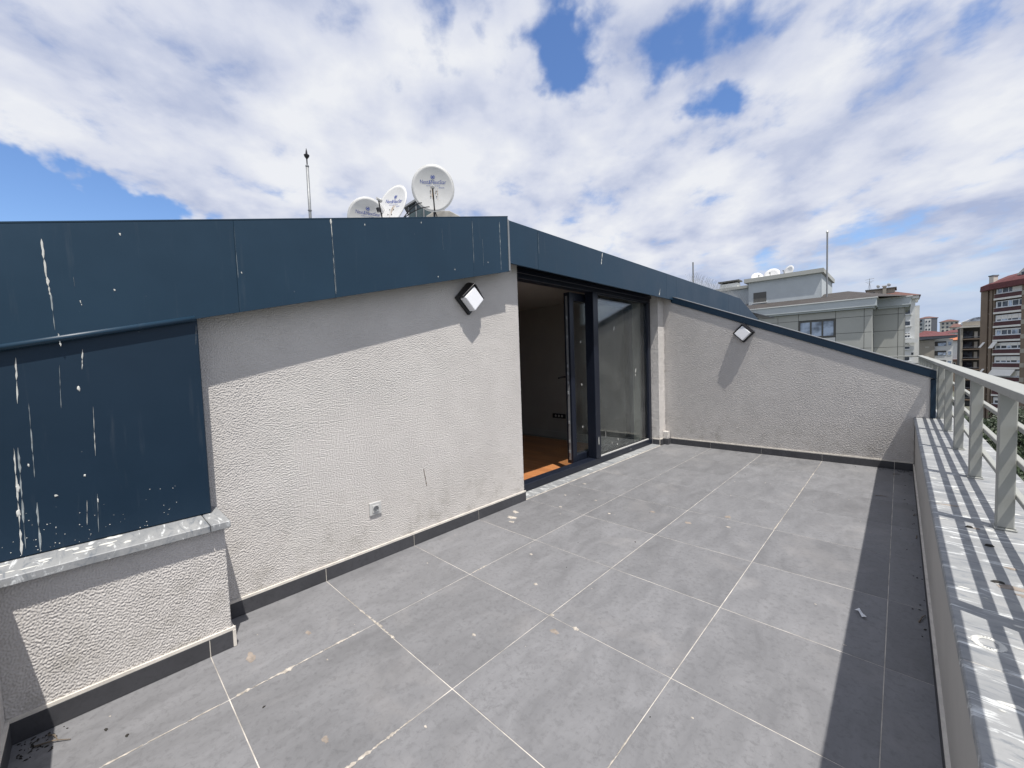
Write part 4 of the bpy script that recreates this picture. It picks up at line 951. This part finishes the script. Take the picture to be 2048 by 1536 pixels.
# distant hillside blocks
def distant(x0, x1, y, z1, label, roofm, wallm='far', floors=4, cols=4, pitch=1.6, zb=-15):
    t = thing('distant_block', ((x0+x1)/2, y, zb), label, 'building', 'distant blocks on the hillside')
    box('wall', x0, x1, y, y+12, zb, z1, mb(wallm), t)
    mesh('roof', [(x0-.8, y-.8, z1), (x1+.8, y-.8, z1), (x1+.8, y+12.8, z1), (x0-.8, y+12.8, z1), ((x0+x1)/2-1, y+6, z1+pitch), ((x0+x1)/2+1, y+6, z1+pitch)], [(0,1,5,4),(1,2,5),(2,3,4,5),(3,0,4),(0,1,2,3)], mb(roofm), t)
    w = (x1-x0)/cols
    for i in range(cols):
        for k in range(floors):
            z = z1-2.3-k*2.9; box('window', x0+w*(i+.25), x0+w*(i+.75), y-.12, y-.01, z, z+1.5, GL, t)
    return t
t = distant(12.2, 21.6, 430, 23.2, 'distant hexagonal grey and white block with a pale roof', 'brown', 'clad2', 4, 4, 1.6); box('white_bay', 15.2, 18.6, 429.2, 429.87, 10, 22.6, mb('white'), t); box('dark_side', 18.8, 21.7, 429.4, 429.86, 8, 23, mb('grey'), t)
for i in range(2):
    for k in range(4): box('bay_window', 15.7+i*1.6, 16.5+i*1.6, 429.05, 429.19, 20.2-k*2.9, 21.4-k*2.9, GL, t)
distant(5.5, 12.6, 428, 21.0, 'distant beige block just left of the hexagonal one', 'brown', 'beige', 4, 3, 1.0)
distant(26.2, 36, 485, 22.2, 'distant cream block standing alone on the skyline', 'brown', 'cream', 3, 4, 1.9)
distant(14, 22, 330, 8.6, 'distant low dark roofed house below the skyline blocks', 'dkroof', 'far', 2, 3, 1.2)
distant(17, 31, 322, 9.1, 'distant long house with a red roof and white eaves', 'red', 'white', 2, 6, 1.6)
distant(31, 44, 420, 17.0, 'distant pale house with a broad hipped roof', 'far', 'white', 2, 4, 3.2)
distant(27, 31.5, 400, 14.5, 'distant narrow house with a pale gabled roof', 'brown', 'cream', 2, 2, 2.5)
distant(3, 12, 330, 11.0, 'distant white house with a dark flat roof edge', 'dkroof', 'white', 2, 3, .8)

# ---- red-brown tower
tw = thing('apartment_tower', (17, 135, -15), 'tall red-brown apartment tower with white window bands and red roof', 'building')
TE = Vector((.62, -.78, 0)).normalized(); TI = Vector((.78, .62, 0)).normalized(); TP = Vector((17.01, 134.78, 0))
def TB(name, s0, s1, t0, t1, z0, z1, m, parent=tw):
    a = [TP+TE*s0+TI*t0, TP+TE*s1+TI*t0, TP+TE*s1+TI*t1, TP+TE*s0+TI*t1]
    return Geo().prism([q+Z_*z0 for q in a], (0, 0, z1-z0)).out(name, mb(m) if isinstance(m, str) else m, parent)
TB('core', -3.2, 16, .9, 14, -15, 13.2, 'brick')
TB('curved_corner', -3.95, -3.16, 1.4, 12, -15, 12.9, 'brick'); TB('pilaster', -3.15, -1.74, .2, 1.2, -15, 13.3, 'tan'); TB('pilaster', -1.27, -.72, .1, 1.2, -15, 13.4, 'tan'); TB('pilaster', -.42, -.19, .05, 1.2, -15, 13.4, 'tan')
TB('end_pier', 5.0, 5.9, -.1, 1.2, -15, 13.4, 'tan'); TB('end_pier', 8.2, 9.4, -.1, 1.2, -15, 13.4, 'tan')
for k in range(9):
    zw = 12.2-2.93*k; zt = zw+1.42
    TB('spandrel', -.18, 4.99, .0, .899, zw-.88, zw-.04, 'brick')
    TB('window_sill', -.18, 4.99, -.1, .8, zw-.039, zw+.02, 'pvc')
    TB('awning_box', -.18, 4.99, -.18, .8, zw-1.26, zw-.881, 'awn')
    b = TB('window', -.1, 4.95, .25, .895, zw+.021, zt-.05, 'pvc')
    edges = [(.25, .95), (1.2, 2.15), (2.35, 2.9), (3.1, 4.1), (4.3, 4.7)]
    blind = [0, .0, .8, .15, .5, .7, .95, .3, .5][k]
    for q, (a, c) in enumerate(edges):
        top = zt-.2; h = top-(zw+.2)
        if k == 0 and q in (3, 4): TB('blind', a-.1, c+.1, .2, .248, zw+.15, top+.1, 'awn', b); continue
        hb = h*blind*(.9+.1*rnd.random())
        if hb < h*.93: TB('pane', a, c, .22, .249, zw+.2, top-hb, GL if (q+k) % 3 else GLC, b)
        if hb > .05: TB('blind', a-.05, c+.05, .2, .248, top-hb+.01, top, 'awn', b)
    if k in (4, 6):
        p0 = TP+TE*(-.1)+Z_*(zw+1.62); fin = TE*(.9 if k == 4 else 4.4)
        Geo().prism([p0-TI*.18, p0-TI*.8-Z_*1.3-TE*.3, p0-TI*.8-Z_*1.35-TE*.3, p0-TI*.18-Z_*.05], fin).out('awning', mb('awn'), tw)
        Geo().prism([p0+TI*.2-TE*2.4, p0-TI*.7-Z_*1.1-TE*2.4, p0-TI*.7-Z_*1.15-TE*2.4, p0+TI*.2-TE*2.4-Z_*.05], TE*.5).out('awning', mb('awn'), tw)
    TB('slit_window', -1.7, -1.35, .84, .899, zw+.1, zt-.2, GL); TB('slit_sill', -1.72, -1.3, .5, .83, zw-1.2, zw-.9, 'awn')
    TB('corner_band', -4.0, -3.3, 1.2, 1.39, zw-1.25, zw-.9, 'awn'); TB('corner_window', -3.9, -3.2, 1.3, 1.395, zw+.2, zt-.3, GL)
    TB('balcony', 5.95, 8.15, -.3, .89, zw-.9, zw+.05, 'tan'); TB('balcony_void', 5.95, 8.15, .8, .895, zw+.06, zt+.3, GL)
    TB('pier_band', 4.995, 5.91, -.14, -.101, zw-.9, zw+.0, 'beige')
# roof: sloping red eave and hipped roof with chimney and dormer
def TV(s, t, z): return TP+TE*s+TI*t+Z_*z
ev = [TV(-4.8, 3.2, 13.2), TV(-3.4, .2, 13.2), TV(-.6, -.8, 13.35), TV(16, -.8, 13.35), TV(16, 14, 13.3), TV(-4.8, 14, 13.2)]
ev2 = [TV(-4.8, 3.2, 14.15), TV(-3.4, .3, 14.35), TV(-.6, -.6, 14.5), TV(16, -.6, 14.5), TV(16, 14, 14.5), TV(-4.8, 14, 14.15)]
mesh('eave', ev+ev2, [(0,1,2,3,4,5)]+[(i, (i+1) % 6, 6+(i+1) % 6, 6+i) for i in range(6)], mb('red'), tw)
rp = [TV(-1.6, 4, 16.3), TV(2, 4, 16.6), TV(16, 5, 19.5), TV(16, 9, 19.5), TV(-1.6, 9, 16.4)]
mesh('roof', ev2+rp, [(0,1,6),(1,2,7,6),(2,3,8,7),(3,4,9,8),(4,5,10,9),(5,0,6,10),(6,7,8,9,10)], mb('red'), tw)
TB('chimney', -2.9, -2.0, 1.5, 2.4, 14.2, 16.4, 'cream'); TB('chimney_cap', -3.0, -1.9, 1.4, 2.5, 16.41, 16.65, 'grey')
dm = Geo().prism([TV(3.3, .6, 14.7), TV(6.2, .6, 14.7), TV(6.2, .6, 15.9), TV(4.75, .6, 17.0), TV(3.3, .6, 15.7)], TI*3).out('dormer', mb('cream'), tw)
TB('dormer_window', 4.1, 5.1, .5, .598, 14.9, 16.2, 'pvc', dm); TB('dormer_pane', 4.25, 4.95, .44, .499, 15.05, 16.05, GL, dm)
TB('chimney', 3.9, 4.9, 3.2, 4.2, 15.8, 17.9, 'beige'); TB('chimney_cap', 3.8, 5.0, 3.1, 4.3, 17.91, 18.1, 'grey')
far_dish(TV(5.35, 3, 18.5), .75, 'dark dish on the chimney of the red-brown tower', (.5, .7, .3))

# ------------------------------------------------------------------ trees below the terrace
def leaf_mat():
    m, N, L, b = new_mat('foliage'); v = coords(N, L)
    f = nz(N, L, v, 1.2, 4, .6); oi = N.new('ShaderNodeObjectInfo')
    c = mixc(N, L, ramp(N, L, f, [(.3, 0.0), (.7, 1.0)]), (.014, .027, .010), (.038, .062, .020))
    c = mixc(N, L, oi.outputs['Random'], c, (.022, .038, .014)); L.new(c, b.inputs['Base Color']); b.inputs['Roughness'].default_value = .6
    return m
LEAF = leaf_mat(); BARK = simple('bark', (.07, .055, .04), .9, var=.3, scale=4)
def tree(x, y, h, rad, seed, label):
    r = random.Random(seed); t = thing('tree', (x, y, -15), label, 'tree', 'trees in the street below')
    g = Geo(); g.tube([(x, y, -15), (x+r.uniform(-.2, .2), y, -15+h*.3), (x+r.uniform(-.4, .4), y+r.uniform(-.3, .3), -15+h*.7)], [.28, .22, .08], 8)
    lobes = []
    for k in range(9):
        a = r.uniform(0, 6.28); d = rad*r.uniform(.15, .72); z = -15+h*r.uniform(.42, .9)
        lobes.append((Vector((x+d*math.cos(a), y+d*math.sin(a), z)), rad*r.uniform(.32, .5)))
        g.tube([(x, y, -15+h*.35), lobes[-1][0]], [.10, .03], 5)
    g.out('trunk', BARK, t)
    v = []; f = []
    for c, R in lobes:
        for k in range(330):
            d = Vector((r.gauss(0,1), r.gauss(0,1), r.gauss(0,1))).normalized()*R*(r.random()**.4); d.z *= .75
            p = c+d; s = r.uniform(.12, .26); a = Vector((r.gauss(0,1), r.gauss(0,1), r.gauss(0,1))).normalized(); b = a.orthogonal().normalized()
            n = len(v); v += [p-a*s, p-b*s*.5, p+a*s, p+b*s*.5]; f.append((n, n+1, n+2, n+3))
    mesh('crown', v, f, LEAF, t)
TR = [(6.5, 30, 8.5, 3.2), (11, 34, 9, 3.4), (7.5, 41, 9.2, 3.4), (13, 45, 9.5, 3.6), (8.5, 52, 9.8, 3.6), (14, 58, 9.4, 3.6), (9.5, 64, 9.6, 3.8), (19, 52, 8, 3.4), (6.0, 22, 7, 3.0), (10, 24, 7.5, 3.0), (5.8, 47, 8.5, 3.2), (16, 70, 9, 3.8), (11.5, 78, 9, 3.8), (19, 40, 7.5, 3.2), (14, 28, 7, 3)]
for i, (x, y, h, rr) in enumerate(TR): tree(x, y, h, rr, 40+i, 'dark green street tree seen through the railing bars')
